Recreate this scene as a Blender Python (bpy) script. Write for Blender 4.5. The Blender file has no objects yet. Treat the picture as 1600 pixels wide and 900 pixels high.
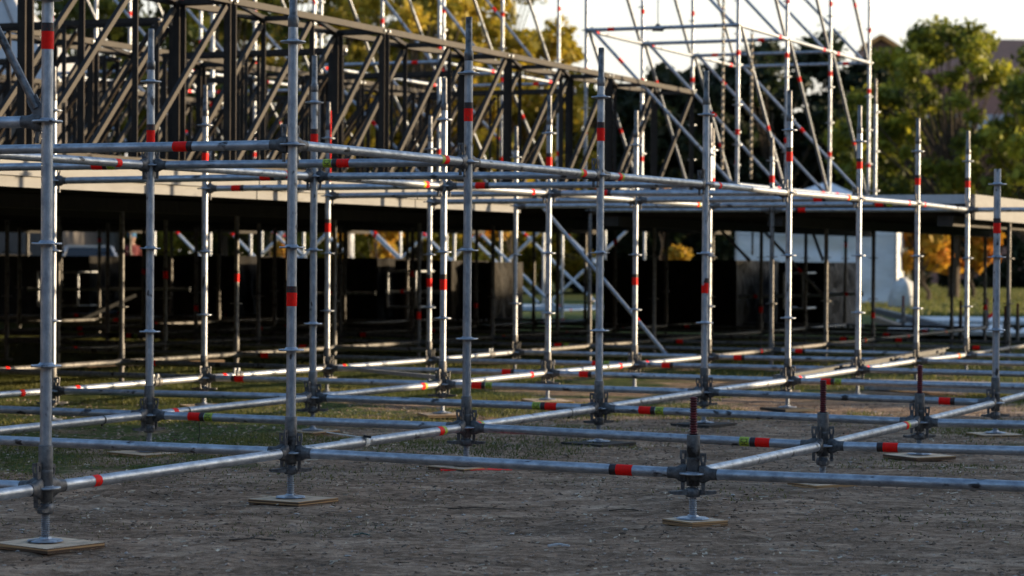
import bpy, bmesh, math, random
import numpy as np
from mathutils import Vector, Matrix
random.seed(7); np.random.seed(7)
scene = bpy.context.scene
C = scene.collection
R = math.radians

# ------------------------------------------------------------------ camera
Z0 = 0.24                       # height of the lowest ring of the scaffold over the ground
CAMZ = 0.9513 + Z0
PITCH, ROLL = -0.0119, -0.0068
TH = 0.416                      # heading of the long scaffold lines
cp, sp, cr, sr = math.cos(PITCH), math.sin(PITCH), math.cos(ROLL), math.sin(ROLL)
cam = bpy.data.cameras.new('camera'); cam_o = bpy.data.objects.new('camera', cam); C.objects.link(cam_o)
rt = Vector((cr, sr*sp, -sr*cp)); up = Vector((sr, -cr*sp, cr*cp)); fw = Vector((0, cp, sp))
M = Matrix(((rt.x, up.x, -fw.x, 0), (rt.y, up.y, -fw.y, 0), (rt.z, up.z, -fw.z, CAMZ), (0, 0, 0, 1)))
cam_o.matrix_world = M
cam.lens = 84.13; cam.sensor_width = 36; cam.clip_start = 0.5; cam.clip_end = 3000
cam.dof.use_dof = True; cam.dof.focus_distance = 11.6; cam.dof.aperture_fstop = 3.7; cam.dof.aperture_blades = 9
scene.camera = cam_o

# ------------------------------------------------------------------ world, sun, exposure
SUN_AZ, SUN_EL = 15.0, 8.5      # azimuth counted from +X towards +Y
w = bpy.data.worlds.new('World'); scene.world = w; w.use_nodes = True
nt = w.node_tree; bg = nt.nodes['Background']
sky = nt.nodes.new('ShaderNodeTexSky'); sky.sky_type = 'NISHITA'; sky.sun_disc = False
sky.sun_elevation = R(SUN_EL); sky.sun_rotation = R(90 - SUN_AZ); sky.altitude = 300
sky.air_density = 1.0; sky.dust_density = 2.0; sky.ozone_density = 2.0
tcw = nt.nodes.new('ShaderNodeTexCoord'); sepw = nt.nodes.new('ShaderNodeSeparateXYZ'); nt.links.new(tcw.outputs['Generated'], sepw.inputs[0])
mrw = nt.nodes.new('ShaderNodeMapRange'); mrw.inputs[1].default_value = 0.02; mrw.inputs[2].default_value = 0.30
mrw.inputs[3].default_value = 0.95; mrw.inputs[4].default_value = 0.0; nt.links.new(sepw.outputs['Z'], mrw.inputs[0])
veil = nt.nodes.new('ShaderNodeMix'); veil.data_type = 'RGBA'; veil.inputs['B'].default_value = (3.5, 3.2, 2.85, 1)
nt.links.new(mrw.outputs[0], veil.inputs['Factor']); nt.links.new(sky.outputs[0], veil.inputs['A'])
nt.links.new(veil.outputs['Result'], bg.inputs[0]); bg.inputs[1].default_value = 0.125
sun = bpy.data.lights.new('sun', 'SUN'); sun.energy = 3.3; sun.angle = R(0.6); sun.color = (1.0, 0.76, 0.47)
sun_o = bpy.data.objects.new('sun', sun); C.objects.link(sun_o)
sd = Vector((math.cos(R(SUN_AZ))*math.cos(R(SUN_EL)), math.sin(R(SUN_AZ))*math.cos(R(SUN_EL)), math.sin(R(SUN_EL))))
sun_o.rotation_euler = sd.to_track_quat('Z', 'Y').to_euler()
sun_o.location = (20, 0, 20)
vs = scene.view_settings; vs.view_transform = 'Standard'; vs.look = 'None'; vs.gamma = 1; vs.exposure = 1.55
scene.render.engine = 'CYCLES'

# ------------------------------------------------------------------ materials
def mat(name, col, rough=0.6, metal=0.0, col2=None, scale=8.0, detail=4.0, bump=0.0, bscale=None, stretch=None,
        rnd=0.0, lo=0.35, hi=0.65, spots=None, spec=None, trans=0.0, rough2=None):
    m = bpy.data.materials.new(name); m.use_nodes = True
    n = m.node_tree.nodes; L = m.node_tree.links; p = n['Principled BSDF']
    p.inputs['Roughness'].default_value = rough; p.inputs['Metallic'].default_value = metal
    if spec is not None: p.inputs['Specular IOR Level'].default_value = spec
    tc = n.new('ShaderNodeTexCoord'); vec = tc.outputs['Object']
    oi = n.new('ShaderNodeObjectInfo')
    ad = n.new('ShaderNodeVectorMath'); ad.operation = 'ADD'
    sc = n.new('ShaderNodeVectorMath'); sc.operation = 'SCALE'; sc.inputs['Scale'].default_value = 37.0
    cmb = n.new('ShaderNodeCombineXYZ')
    for k in range(3): L.new(oi.outputs['Random'], cmb.inputs[k])
    L.new(cmb.outputs[0], sc.inputs[0]); L.new(vec, ad.inputs[0]); L.new(sc.outputs[0], ad.inputs[1]); vec = ad.outputs[0]
    if stretch:
        mp = n.new('ShaderNodeMapping'); mp.inputs['Scale'].default_value = stretch; L.new(vec, mp.inputs[0]); vec = mp.outputs[0]
    out = None
    if col2 is not None:
        nz = n.new('ShaderNodeTexNoise'); nz.inputs['Scale'].default_value = scale; nz.inputs['Detail'].default_value = detail
        nz.inputs['Roughness'].default_value = 0.65
        L.new(vec, nz.inputs['Vector'])
        rp = n.new('ShaderNodeValToRGB'); rp.color_ramp.elements[0].position = lo; rp.color_ramp.elements[1].position = hi
        rp.color_ramp.elements[0].color = (*col, 1); rp.color_ramp.elements[1].color = (*col2, 1)
        L.new(nz.outputs['Fac'], rp.inputs[0]); out = rp.outputs[0]
        if rough2 is not None:
            mr = n.new('ShaderNodeMapRange'); mr.inputs[1].default_value = lo; mr.inputs[2].default_value = hi
            mr.inputs[3].default_value = rough; mr.inputs[4].default_value = rough2
            L.new(nz.outputs['Fac'], mr.inputs[0]); L.new(mr.outputs[0], p.inputs['Roughness'])
    if spots:
        scol, sscale, slo, shi = spots
        n2 = n.new('ShaderNodeTexNoise'); n2.inputs['Scale'].default_value = sscale; n2.inputs['Detail'].default_value = 5
        L.new(vec, n2.inputs['Vector'])
        mr = n.new('ShaderNodeMapRange'); mr.inputs[1].default_value = slo; mr.inputs[2].default_value = shi
        L.new(n2.outputs['Fac'], mr.inputs[0])
        mx = n.new('ShaderNodeMix'); mx.data_type = 'RGBA'
        L.new(mr.outputs[0], mx.inputs['Factor'])
        if out: L.new(out, mx.inputs['A'])
        else: mx.inputs['A'].default_value = (*col, 1)
        mx.inputs['B'].default_value = (*scol, 1); out = mx.outputs['Result']
    if rnd > 0:
        hs = n.new('ShaderNodeHueSaturation'); mr = n.new('ShaderNodeMapRange')
        mr.inputs[3].default_value = 1-rnd; mr.inputs[4].default_value = 1+rnd
        L.new(oi.outputs['Random'], mr.inputs[0]); L.new(mr.outputs[0], hs.inputs['Value'])
        if out: L.new(out, hs.inputs['Color'])
        else: hs.inputs['Color'].default_value = (*col, 1)
        out = hs.outputs[0]
    if out: L.new(out, p.inputs['Base Color'])
    else: p.inputs['Base Color'].default_value = (*col, 1)
    if bump > 0:
        b = n.new('ShaderNodeBump'); b.inputs['Strength'].default_value = 1.0; b.inputs['Distance'].default_value = bump
        n3 = n.new('ShaderNodeTexNoise'); n3.inputs['Scale'].default_value = bscale or scale*3; n3.inputs['Detail'].default_value = 5
        L.new(vec, n3.inputs['Vector']); L.new(n3.outputs['Fac'], b.inputs['Height']); L.new(b.outputs[0], p.inputs['Normal'])
    return m

GALV = mat('galvanised_steel', (0.25, 0.275, 0.315), 0.50, 0.72, (0.47, 0.505, 0.56), 30, 10, bump=0.0007, bscale=240, rnd=0.14,
           spots=((0.06, 0.06, 0.065), 17.0, 0.635, 0.69), rough2=0.38, stretch=(1, 1, .5))
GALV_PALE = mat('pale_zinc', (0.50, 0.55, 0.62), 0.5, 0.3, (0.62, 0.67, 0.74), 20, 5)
GALV_OLD_SHADED = mat('weathered_and_shaded_steel', (0.10, 0.10, 0.105), 0.62, 0.6, (0.22, 0.215, 0.21), 30, 8, bump=0.0015, bscale=140, rnd=0.2,
               spots=((0.03, 0.025, 0.022), 14, 0.58, 0.68))  # also carries the shade under the stage as darker steel
CAST = mat('cast_steel', (0.06, 0.06, 0.065), 0.55, 0.6, (0.17, 0.17, 0.175), 40, 6, bump=0.001, bscale=150, rnd=0.2)
SPIG = mat('oily_steel', (0.03, 0.03, 0.032), 0.38, 0.6, (0.20, 0.20, 0.21), 18, 6, rnd=0.2)
RED = mat('red_tape', (0.95, 0.012, 0.006), 0.55, 0, (0.84, 0.008, 0.005), 40, 3, bump=0.0008, bscale=90, rnd=0.04, spec=0.15, spots=((0.50, 0.04, 0.02), 55, 0.6, 0.7))
BLK = mat('black_tape', (0.012, 0.011, 0.012), 0.5, 0, (0.16, 0.006, 0.006), 160, 2, lo=0.56, hi=0.66)
LIME = mat('lime_tape', (0.42, 0.50, 0.03), 0.5, 0, (0.30, 0.38, 0.03), 60, 2, lo=0.4, hi=0.6)
RUSTRED = mat('red_thread_paint', (0.20, 0.018, 0.022), 0.6, 0.1, (0.055, 0.018, 0.02), 35, 4, rnd=0.15)
PLY = mat('plywood', (0.72, 0.55, 0.38), 0.75, 0, (0.48, 0.36, 0.25), 9, 6, stretch=(1, 7, 1), rnd=0.25, bump=0.001,
          spots=((0.06, 0.05, 0.045), 6, 0.56, 0.72))
PLYEDGE = mat('plywood_edge', (0.50, 0.29, 0.13), 0.8, 0, (0.08, 0.045, 0.025), 2.2, 1, stretch=(.4, .4, 70), lo=.45, hi=.55)
BLACKPAD = mat('black_rubber_pad', (0.02, 0.019, 0.018), 0.8, 0, (0.045, 0.04, 0.036), 12, 5, bump=0.002)
TRUSS = mat('dark_truss_steel', (0.018, 0.0145, 0.0125), 0.6, 0.0, (0.036, 0.028, 0.022), 7, 7, bump=0.0008, bscale=60, rnd=0.15,
            spots=((0.02, 0.016, 0.014), 5, 0.55, 0.7), spec=0.22)
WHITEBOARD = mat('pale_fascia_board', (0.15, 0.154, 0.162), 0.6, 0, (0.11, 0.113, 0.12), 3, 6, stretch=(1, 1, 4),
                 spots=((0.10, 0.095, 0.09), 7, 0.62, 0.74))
EDGESHADE = mat('fascia_board_lightened_for_shade', (0.50, 0.53, 0.58), 0.55, 0, (0.38, 0.41, 0.45), 4, 5)  # fascia board colour lightened to make up for shade on the front edge
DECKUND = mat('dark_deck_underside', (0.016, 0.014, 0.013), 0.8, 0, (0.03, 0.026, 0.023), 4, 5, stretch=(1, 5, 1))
ALU = mat('grey_beam', (0.04, 0.043, 0.05), 0.6, 0.1, (0.075, 0.08, 0.09), 10, 5)
CLOTHBLK = mat('black_cloth', (0.010, 0.010, 0.011), 0.85, 0, (0.032, 0.030, 0.028), 3, 7, bump=0.02, bscale=6, spec=0.1)
CLOTHLIT = mat('sunlit_black_sheet', (0.008, 0.008, 0.008), 0.8, 0, (0.075, 0.073, 0.07), 7, 9, bump=0.06, bscale=9, stretch=(1, 1, .3), lo=.38, hi=.66)  # black cloth with the sunlit grey put into its colour
CLOTHBRN = mat('brown_black_sheet', (0.007, 0.006, 0.005), 0.9, 0, (0.028, 0.023, 0.018), 5, 8, bump=0.05, bscale=8, stretch=(1, 1, .4), lo=.38, hi=.66)
TENTM = mat('white_tent_fabric', (0.66, 0.70, 0.76), 0.55, 0, (0.56, 0.60, 0.67), 1.2, 5, stretch=(1, 1, 2.2), bump=0.05, bscale=1.6)
MARQ = mat('grey_marquee_fabric', (0.45, 0.46, 0.48), 0.6, 0, (0.36, 0.37, 0.39), 0.8, 4)
PINKWALL = mat('pink_render', (0.30, 0.17, 0.145), 0.9, 0, (0.24, 0.135, 0.12), 0.6, 6)
BRICK = mat('dark_brick', (0.06, 0.055, 0.055), 0.9, 0, (0.10, 0.09, 0.088), 3, 6)
ROOF = mat('brown_roof_tiles', (0.17, 0.095, 0.08), 0.9, 0, (0.11, 0.07, 0.06), 1.5, 6, stretch=(1, 3, 1))
ROOFLIT = mat('sunlit_gable_trim', (0.55, 0.28, 0.09), 0.8, 0, (0.35, 0.17, 0.06), 6, 4)  # orange sunlight on the roof edge put into its colour
PALEROOF = mat('pale_lean_to_roof', (0.42, 0.45, 0.47), 0.6, 0, (0.33, 0.36, 0.38), 1.5, 4)
GLASS = mat('dark_glass', (0.012, 0.014, 0.018), 0.08, 0)
BARK = mat('bark', (0.045, 0.033, 0.025), 0.9, 0, (0.10, 0.075, 0.055), 6, 6, stretch=(3, 3, .7), bump=0.03)
TIMBER = mat('weathered_timber', (0.24, 0.23, 0.22), 0.8, 0, (0.36, 0.35, 0.34), 5, 6, stretch=(.6, 6, 6), rnd=.15)
TAN = mat('brown_timber', (0.16, 0.105, 0.065), 0.8, 0, (0.25, 0.17, 0.11), 5, 6, stretch=(.6, 6, 6))
WHITEPL = mat('white_panel', (0.60, 0.63, 0.68), 0.5, 0, (0.45, 0.47, 0.50), 2, 6)
CARP = mat('car_paint', (0.42, 0.44, 0.47), 0.3, 0.3)
TYRE = mat('tyre_rubber', (0.015, 0.015, 0.015), 0.9)
LAMP = mat('lamp_glass', (0.7, 0.7, 0.68), 0.15)
SKIN = mat('skin', (0.42, 0.25, 0.18), 0.6)
CAPBLUE = mat('blue_cap_cloth', (0.04, 0.16, 0.30), 0.8)
SHIRT = mat('maroon_shirt', (0.16, 0.03, 0.03), 0.9)
JEANS = mat('dark_jeans', (0.03, 0.035, 0.06), 0.9)
STRAPW = mat('white_strap', (0.65, 0.65, 0.62), 0.7)
STRAPB = mat('black_strap', (0.012, 0.012, 0.013), 0.6)
CHAINM = mat('chain_steel', (0.32, 0.28, 0.22), 0.5, 0.5, (0.45, 0.40, 0.33), 30, 3)
SACK = mat('white_sack', (0.45, 0.46, 0.47), 0.8, 0, (0.62, 0.62, 0.62), 5, 6, bump=0.04, bscale=7)

def leafmat(name, c1, c2, c3):
    m = bpy.data.materials.new(name); m.use_nodes = True
    n = m.node_tree.nodes; L = m.node_tree.links; p = n['Principled BSDF']; o = n['Material Output']
    at = n.new('ShaderNodeAttribute'); at.attribute_name = 'tint'; at.attribute_type = 'GEOMETRY'
    rp = n.new('ShaderNodeValToRGB'); e = rp.color_ramp.elements
    e[0].color = (*c1, 1); e[1].color = (*c3, 1); k = e.new(0.5); k.color = (*c2, 1)
    L.new(at.outputs['Fac'], rp.inputs[0]); L.new(rp.outputs[0], p.inputs['Base Color'])
    p.inputs['Roughness'].default_value = 0.55; p.inputs['Specular IOR Level'].default_value = 0.3
    tr = n.new('ShaderNodeBsdfTranslucent'); L.new(rp.outputs[0], tr.inputs[0])
    ms = n.new('ShaderNodeMixShader'); ms.inputs[0].default_value = 0.42
    L.new(p.outputs[0], ms.inputs[1]); L.new(tr.outputs[0], ms.inputs[2]); L.new(ms.outputs[0], o.inputs[0])
    return m
LEAF_OLIVE = leafmat('olive_leaves', (0.035, 0.05, 0.010), (0.12, 0.135, 0.02), (0.36, 0.30, 0.035))
LEAF_FRESH = leafmat('yellow_green_leaves', (0.05, 0.065, 0.012), (0.17, 0.19, 0.025), (0.45, 0.42, 0.04))
LEAF_GOLD = leafmat('golden_leaves', (0.09, 0.10, 0.015), (0.33, 0.27, 0.03), (0.60, 0.42, 0.05))
LEAF_DARK = leafmat('dark_evergreen_leaves', (0.010, 0.018, 0.009), (0.018, 0.03, 0.013), (0.035, 0.045, 0.018))  # shade on the trees behind the tower is put into this green
LEAF_ORANGE = leafmat('autumn_leaves', (0.30, 0.24, 0.03), (0.62, 0.34, 0.04), (0.80, 0.30, 0.05))
BLADE = leafmat('grass_blades', (0.06, 0.08, 0.022), (0.13, 0.145, 0.04), (0.36, 0.31, 0.11))

# ------------------------------------------------------------------ helpers
def tag(o, label=None, cat=None, group=None, kind=None):
    if label: o['label'] = label
    if cat: o['category'] = cat
    if group: o['group'] = group
    if kind: o['kind'] = kind
    return o

def empty(name, loc, rz=0, label=None, cat=None, group=None):
    o = bpy.data.objects.new(name, None); C.objects.link(o); o.location = loc; o.rotation_euler = (0, 0, rz)
    o.empty_display_size = 0.1
    return tag(o, label, cat, group)

def link(name, me, parent=None, loc=(0, 0, 0), rot=None, mats=None):
    o = bpy.data.objects.new(name, me); C.objects.link(o)
    if parent: o.parent = parent
    o.location = loc
    if rot is not None: o.rotation_euler = rot
    return o

class MB:
    """collects vertices and faces of one mesh"""
    def __init__(s): s.v = []; s.f = []; s.m = []; s.sm = []
    def add(s, vs, fs, mi=0, smooth=False):
        k = len(s.v); s.v += [tuple(v) for v in vs]
        for f in fs: s.f.append(tuple(i+k for i in f)); s.m.append(mi); s.sm.append(smooth)
    def frame(s, p, q):
        d = (Vector(q)-Vector(p)); L = d.length; d.normalize()
        a = Vector((0, 0, 1)) if abs(d.z) < 0.9 else Vector((1, 0, 0))
        x = d.cross(a).normalized(); y = x.cross(d).normalized()
        return d, x, y, L
    def tube(s, p, q, r, r2=None, n=12, mi=0, caps=True):
        r2 = r if r2 is None else r2
        d, x, y, L = s.frame(p, q); p = Vector(p); q = Vector(q)
        vs = []
        for c, rr in ((p, r), (q, r2)):
            for i in range(n):
                t = 2*math.pi*i/n; vs.append(c + x*math.cos(t)*rr + y*math.sin(t)*rr)
        s.add(vs, [(i, (i+1) % n, n+(i+1) % n, n+i) for i in range(n)], mi, True)
        if caps:
            s.add(vs[:n], [tuple(range(n))[::-1]], mi); s.add(vs[n:], [tuple(range(n))], mi)
    def bar(s, p, q, w, h, mi=0, ext=0.0):
        d, x, y, L = s.frame(p, q); p = Vector(p)-d*ext; q = Vector(q)+d*ext
        vs = [c + x*sx*w/2 + y*sy*h/2 for c in (p, q) for sx, sy in ((-1, -1), (1, -1), (1, 1), (-1, 1))]
        s.add(vs, [(0, 1, 5, 4), (1, 2, 6, 5), (2, 3, 7, 6), (3, 0, 4, 7), (3, 2, 1, 0), (4, 5, 6, 7)], mi)
    def box(s, x0, y0, z0, x1, y1, z1, mi=0):
        vs = [(x, y, z) for z in (z0, z1) for x, y in ((x0, y0), (x1, y0), (x1, y1), (x0, y1))]
        s.add(vs, [(3, 2, 1, 0), (4, 5, 6, 7), (0, 1, 5, 4), (1, 2, 6, 5), (2, 3, 7, 6), (3, 0, 4, 7)], mi)
    def lathe(s, prof, n=20, mi=0, smooth=True):
        vs = []; fs = []
        for r, z in prof:
            for i in range(n):
                t = 2*math.pi*i/n; vs.append((r*math.cos(t), r*math.sin(t), z))
        for k in range(len(prof)-1):
            for i in range(n): fs.append((k*n+i, k*n+(i+1) % n, (k+1)*n+(i+1) % n, (k+1)*n+i))
        s.add(vs, fs, mi, smooth)
    def mesh(s, name, mats):
        me = bpy.data.meshes.new(name); me.from_pydata(s.v, [], s.f); me.update()
        me.polygons.foreach_set('material_index', s.m); me.polygons.foreach_set('use_smooth', s.sm)
        for m in (mats if isinstance(mats, (list, tuple)) else [mats]): me.materials.append(m)
        return me
    def build(s, name, mats, parent=None, loc=(0, 0, 0), rot=None):
        return link(name, s.mesh(name, mats), parent, loc, rot)

def npmesh(name, V, F, mats, smooth=True, tint=None):
    me = bpy.data.meshes.new(name)
    V = np.asarray(V, dtype=np.float32); F = np.asarray(F, dtype=np.int32); k = F.shape[1]
    me.vertices.add(len(V)); me.vertices.foreach_set('co', V.ravel())
    me.loops.add(F.size); me.loops.foreach_set('vertex_index', F.ravel())
    me.polygons.add(len(F)); me.polygons.foreach_set('loop_start', np.arange(len(F), dtype=np.int32)*k)
    me.polygons.foreach_set('loop_total', np.full(len(F), k, dtype=np.int32))
    me.polygons.foreach_set('use_smooth', np.full(len(F), smooth))
    me.update(calc_edges=True)
    if tint is not None:
        a = me.attributes.new('tint', 'FLOAT', 'FACE'); a.data.foreach_set('value', np.asarray(tint, dtype=np.float32))
    for m in (mats if isinstance(mats, (list, tuple)) else [mats]): me.materials.append(m)
    return me

A = Vector((math.sin(TH), math.cos(TH), 0)); B = Vector((math.cos(TH), -math.sin(TH), 0))
SA, SB = 2.0406, 2.0959
# small irregularities of the real grid: metres sideways and up
JX = {(0,0):0.000,(0,1):.007,(0,2):.003,(0,3):-.005,(0,4):-.002,(0,5):-.010,(0,6):-.005,(0,7):-.002,(0,8):.007,
      (1,1):-.012,(1,2):-.008,(1,3):-.002,(1,4):.012,(-1,2):-.002,(-1,3):0,(-1,4):.003,(-1,5):.001,(-1,6):-.003,
      (-2,3):-.013,(-2,4):.005,(-2,5):.010,(-2,6):.007}
JZ = {(0,0):.003,(0,1):.003,(0,2):.001,(0,3):-.002,(0,4):.004,(0,5):-.001,(0,6):.006,(0,7):.010,(0,8):-.003,
      (1,1):-.011,(1,2):-.024,(1,3):-.021,(1,4):-.010,(-1,2):.003,(-1,3):.006,(-1,4):.004,(-1,5):.006,(-1,6):.001,
      (-2,3):-.009,(-2,4):-.003,(-2,5):-.006,(-2,6):-.008}
def node(a, b, lvl=0.0, irr=True):
    """grid point: a across the lines, b along them, lvl metres over the lowest ring"""
    p = Vector((-1.9049, 9.7918, 0)) + A*(b*SB_A) + B*(a*SA_B)
    p.z = Z0 + lvl
    key = (a, b)
    if irr:
        p.x += JX.get(key, 0); p.z += JZ.get(key, 0)
    return p
SB_A = 2.0406; SA_B = 2.0959
def at(px, py, Y):
    """point seen at photo pixel px,py (1600 wide) at depth Y"""
    dx = (px-800)/3739.05; dz = (450-py)/3739.05
    d = rt*dx + up*dz + fw
    d = d*(Y/d.y)
    return Vector((d.x, d.y, d.z+CAMZ))
def px_of(p):
    v = Vector((p.x, p.y, p.z-CAMZ)); return 800+3739.05*v.dot(rt)/v.dot(fw)
ORD = ['first', 'second', 'third', 'fourth', 'fifth', 'sixth', 'seventh', 'eighth', 'ninth', 'tenth', 'eleventh', 'twelfth', 'thirteenth', 'fourteenth', 'fifteenth', 'sixteenth', 'seventeenth', 'eighteenth', 'nineteenth', 'twentieth']

# ------------------------------------------------------------------ ground
def vnoise(x, y, seed):
    rs = np.random.RandomState(seed); T = rs.rand(256, 256)
    xi = np.floor(x).astype(int); yi = np.floor(y).astype(int); fx = x-xi; fy = y-yi
    fx = fx*fx*(3-2*fx); fy = fy*fy*(3-2*fy)
    g = lambda i, j: T[i % 256, j % 256]
    return (g(xi, yi)*(1-fx)+g(xi+1, yi)*fx)*(1-fy)+(g(xi, yi+1)*(1-fx)+g(xi+1, yi+1)*fx)*fy
def fbm(x, y, seed, octs=4, s=1.0):
    v = 0; amp = 1; tot = 0
    for k in range(octs):
        v = v + amp*vnoise(x*s*2**k+13*k, y*s*2**k+7*k, seed+k); tot += amp; amp *= 0.55
    return v/tot
def gheight(x, y):
    fade = np.clip((40-y)/25, 0.1, 1)
    h = (fbm(x, y, 3, 3, 0.9)-.5)*0.055 + (fbm(x, y, 11, 3, 3.5)-.5)*0.030
    h = h + (fbm(x, y, 31, 3, 13.0)-.5)*0.011*np.clip(fbm(x, y, 41, 2, 1.2)*2.2-.4, .2, 1)
    return h*fade - 0.004
def pad_flat(x, y):
    return 1.0
xs = [0.0]; 
while xs[-1] < 900:
    x = xs[-1]; xs.append(x + (0.018 if x < 3.4 else min(0.018+(x-3.4)*0.012, .045) if x < 6 else 0.04+(x-6)*0.14))
xs = np.array([-v for v in xs[:0:-1]] + xs)
ys = [8.3]
while ys[-1] < 1600:
    y = ys[-1]; ys.append(y + max(0.022, 0.024*(y/10)**1.9) if y < 60 else y*1.12)
pre = [-60, -30, -15, -8, -4, 0, 2, 4, 5, 6, 6.8, 7.4, 7.8, 8.1]
ys = np.array(pre+ys)
X, Y = np.meshgrid(xs, ys); H = gheight(X, Y)
H = np.where((np.abs(X) > 9), H*0.3, H)
V = np.stack([X.ravel(), Y.ravel(), H.ravel()], 1); nx = len(xs); ny = len(ys)
i = np.arange(ny-1)[:, None]*nx + np.arange(nx-1)[None, :]
F = np.stack([i, i+1, i+nx+1, i+nx], -1).reshape(-1, 4)

def ground_mat():
    m = bpy.data.materials.new('dirt_and_grass'); m.use_nodes = True
    n = m.node_tree.nodes; L = m.node_tree.links; p = n['Principled BSDF']
    p.inputs['Roughness'].default_value = 0.95; p.inputs['Specular IOR Level'].default_value = 0.15
    tc = n.new('ShaderNodeTexCoord'); v = tc.outputs['Object']
    def noise(s, d=6, stretch=None, off=0, r=0.62):
        vec = v
        mp = n.new('ShaderNodeMapping'); mp.inputs['Location'].default_value = (off, off*.7, 0)
        if stretch: mp.inputs['Scale'].default_value = stretch
        L.new(vec, mp.inputs[0]); t = n.new('ShaderNodeTexNoise'); t.inputs['Scale'].default_value = s
        t.inputs['Detail'].default_value = d; t.inputs['Roughness'].default_value = r; L.new(mp.outputs[0], t.inputs['Vector']); return t.outputs['Fac']
    def ramp(f, stops):
        r = n.new('ShaderNodeValToRGB'); e = r.color_ramp.elements
        e[0].position, e[0].color = stops[0][0], (*stops[0][1], 1); e[1].position, e[1].color = stops[-1][0], (*stops[-1][1], 1)
        for q, c in stops[1:-1]: k = e.new(q); k.color = (*c, 1)
        L.new(f, r.inputs[0]); return r.outputs[0]
    def mr(f, a, b, c=0, d=1):
        r = n.new('ShaderNodeMapRange'); r.inputs[1].default_value = a; r.inputs[2].default_value = b
        r.inputs[3].default_value = c; r.inputs[4].default_value = d; L.new(f, r.inputs[0]); return r.outputs[0]
    def mix(f, a, b):
        x = n.new('ShaderNodeMix'); x.data_type = 'RGBA'; L.new(f, x.inputs['Factor']); L.new(a, x.inputs['A']); L.new(b, x.inputs['B']); return x.outputs['Result']
    def math_(op, a, b):
        x = n.new('ShaderNodeMath'); x.operation = op; x.use_clamp = op in ('ADD', 'MULTIPLY')
        for k, q in ((0, a), (1, b)):
            if isinstance(q, (int, float)): x.inputs[k].default_value = q
            else: L.new(q, x.inputs[k])
        return x.outputs[0]
    dirt = ramp(noise(3.4, 13, (.55, 1.1, 1), 0, .76), [(0.40, (0.095, 0.06, 0.038)), (0.47, (0.24, 0.158, 0.104)), (0.53, (0.37, 0.252, 0.172)), (0.60, (0.66, 0.485, 0.35))])
    fine = ramp(noise(26, 10, (.7, 1, 1), 0, .75), [(0.40, (0.085, 0.055, 0.035)), (0.51, (0.28, 0.19, 0.128)), (0.64, (0.68, 0.51, 0.375))])
    soil = n.new('ShaderNodeMix'); soil.data_type = 'RGBA'; soil.inputs['Factor'].default_value = 0.45; L.new(dirt, soil.inputs['A']); L.new(fine, soil.inputs['B']); soil = soil.outputs['Result']
    litter = mr(noise(75, 3, (1, 1, 1), 5), 0.68, 0.72)
    strawc = n.new('ShaderNodeRGB'); strawc.outputs[0].default_value = (0.42, 0.36, 0.28, 1)
    soil = mix(litter, soil, strawc.outputs[0])
    grassc = ramp(noise(14, 8), [(0.3, (0.03, 0.045, 0.014)), (0.5, (0.07, 0.10, 0.026)), (0.7, (0.16, 0.17, 0.055))])
    sep = n.new('ShaderNodeSeparateXYZ'); L.new(v, sep.inputs[0])
    far = mr(sep.outputs['Y'], 13, 34, -0.12, 0.36)
    left = mr(sep.outputs['X'], -2.6, 0.8, 0.24, -0.05)
    nearfade = mr(sep.outputs['Y'], 11.5, 14.5, 0, 1)
    lf = math_('MULTIPLY', left, nearfade)
    base = noise(0.8, 8, None, 21)
    s = math_('ADD', base, far); s = math_('ADD', s, lf)
    gm = mr(s, 0.56, 0.66)
    col = mix(gm, soil, grassc)
    L.new(col, p.inputs['Base Color'])
    b = n.new('ShaderNodeBump'); b.inputs['Distance'].default_value = 0.024; b.inputs['Strength'].default_value = 1
    bh = math_('ADD', noise(24, 9, None, 3, .7), mr(noise(70, 4, None, 9), 0.5, 0.8, 0, .35))
    L.new(bh, b.inputs['Height']); L.new(b.outputs[0], p.inputs['Normal'])
    return m
g = link('ground', npmesh('ground', V, F, ground_mat())); tag(g, kind='structure')

# ------------------------------------------------------------------ shared small scaffold meshes
TR = 0.02415
def rosette_mesh():
    m = MB(); m.lathe([(0.026, -0.0045), (0.061, -0.0045), (0.063, 0), (0.061, 0.0045), (0.035, 0.0045), (0.0265, 0.014)], 28)
    return m.mesh('rosette', GALV)
ROS = rosette_mesh()
def tubemesh(L, r=TR, name='tube', mt=None, n=24):
    m = MB(); m.tube((0, 0, 0), (0, 0, L), r, n=n); return m.mesh(name, mt or GALV)
_tc = {}
def tube_cached(L, n=24, mt=None):
    k = (round(L, 3), n, (mt or GALV).name)
    if k not in _tc: _tc[k] = tubemesh(L, n=n, mt=mt)
    return _tc[k]
m = MB(); m.lathe([(0.0255, -.055), (0.0300, -.055), (0.0300, .172), (0.0285, .176), (0.0245, .176)], 24)
m.lathe([(0.0300, .060), (0.0312, .063), (0.0312, .072), (0.0300, .075)], 24); COLLAR = m.mesh('collar', GALV_OLD_SHADED)
m = MB(); m.lathe([(TR, -.04), (0.0262, -.03), (0.0262, .005), (TR, .012), (0.0195, .02), (0.0190, .20), (0.017, .208), (0.0, .208)], 18)
SPIGOT = m.mesh('spigot', SPIG)
def thread(L, r, mt, name, pitch=0.0115):
    m = MB(); k = int(L/pitch); prof = []
    for q in range(k):
        prof += [(r-.0055, q*pitch), (r, q*pitch+pitch*.35), (r, q*pitch+pitch*.5), (r-.0055, q*pitch+pitch*.85)]
    prof.append((0, k*pitch)); m.lathe(prof, 16, smooth=False); return m.mesh(name, mt)
SPIN = thread(0.215, 0.0185, GALV, 'threaded_spindle')
SPINRED = thread(0.18, 0.0185, RUSTRED, 'painted_thread')
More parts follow.
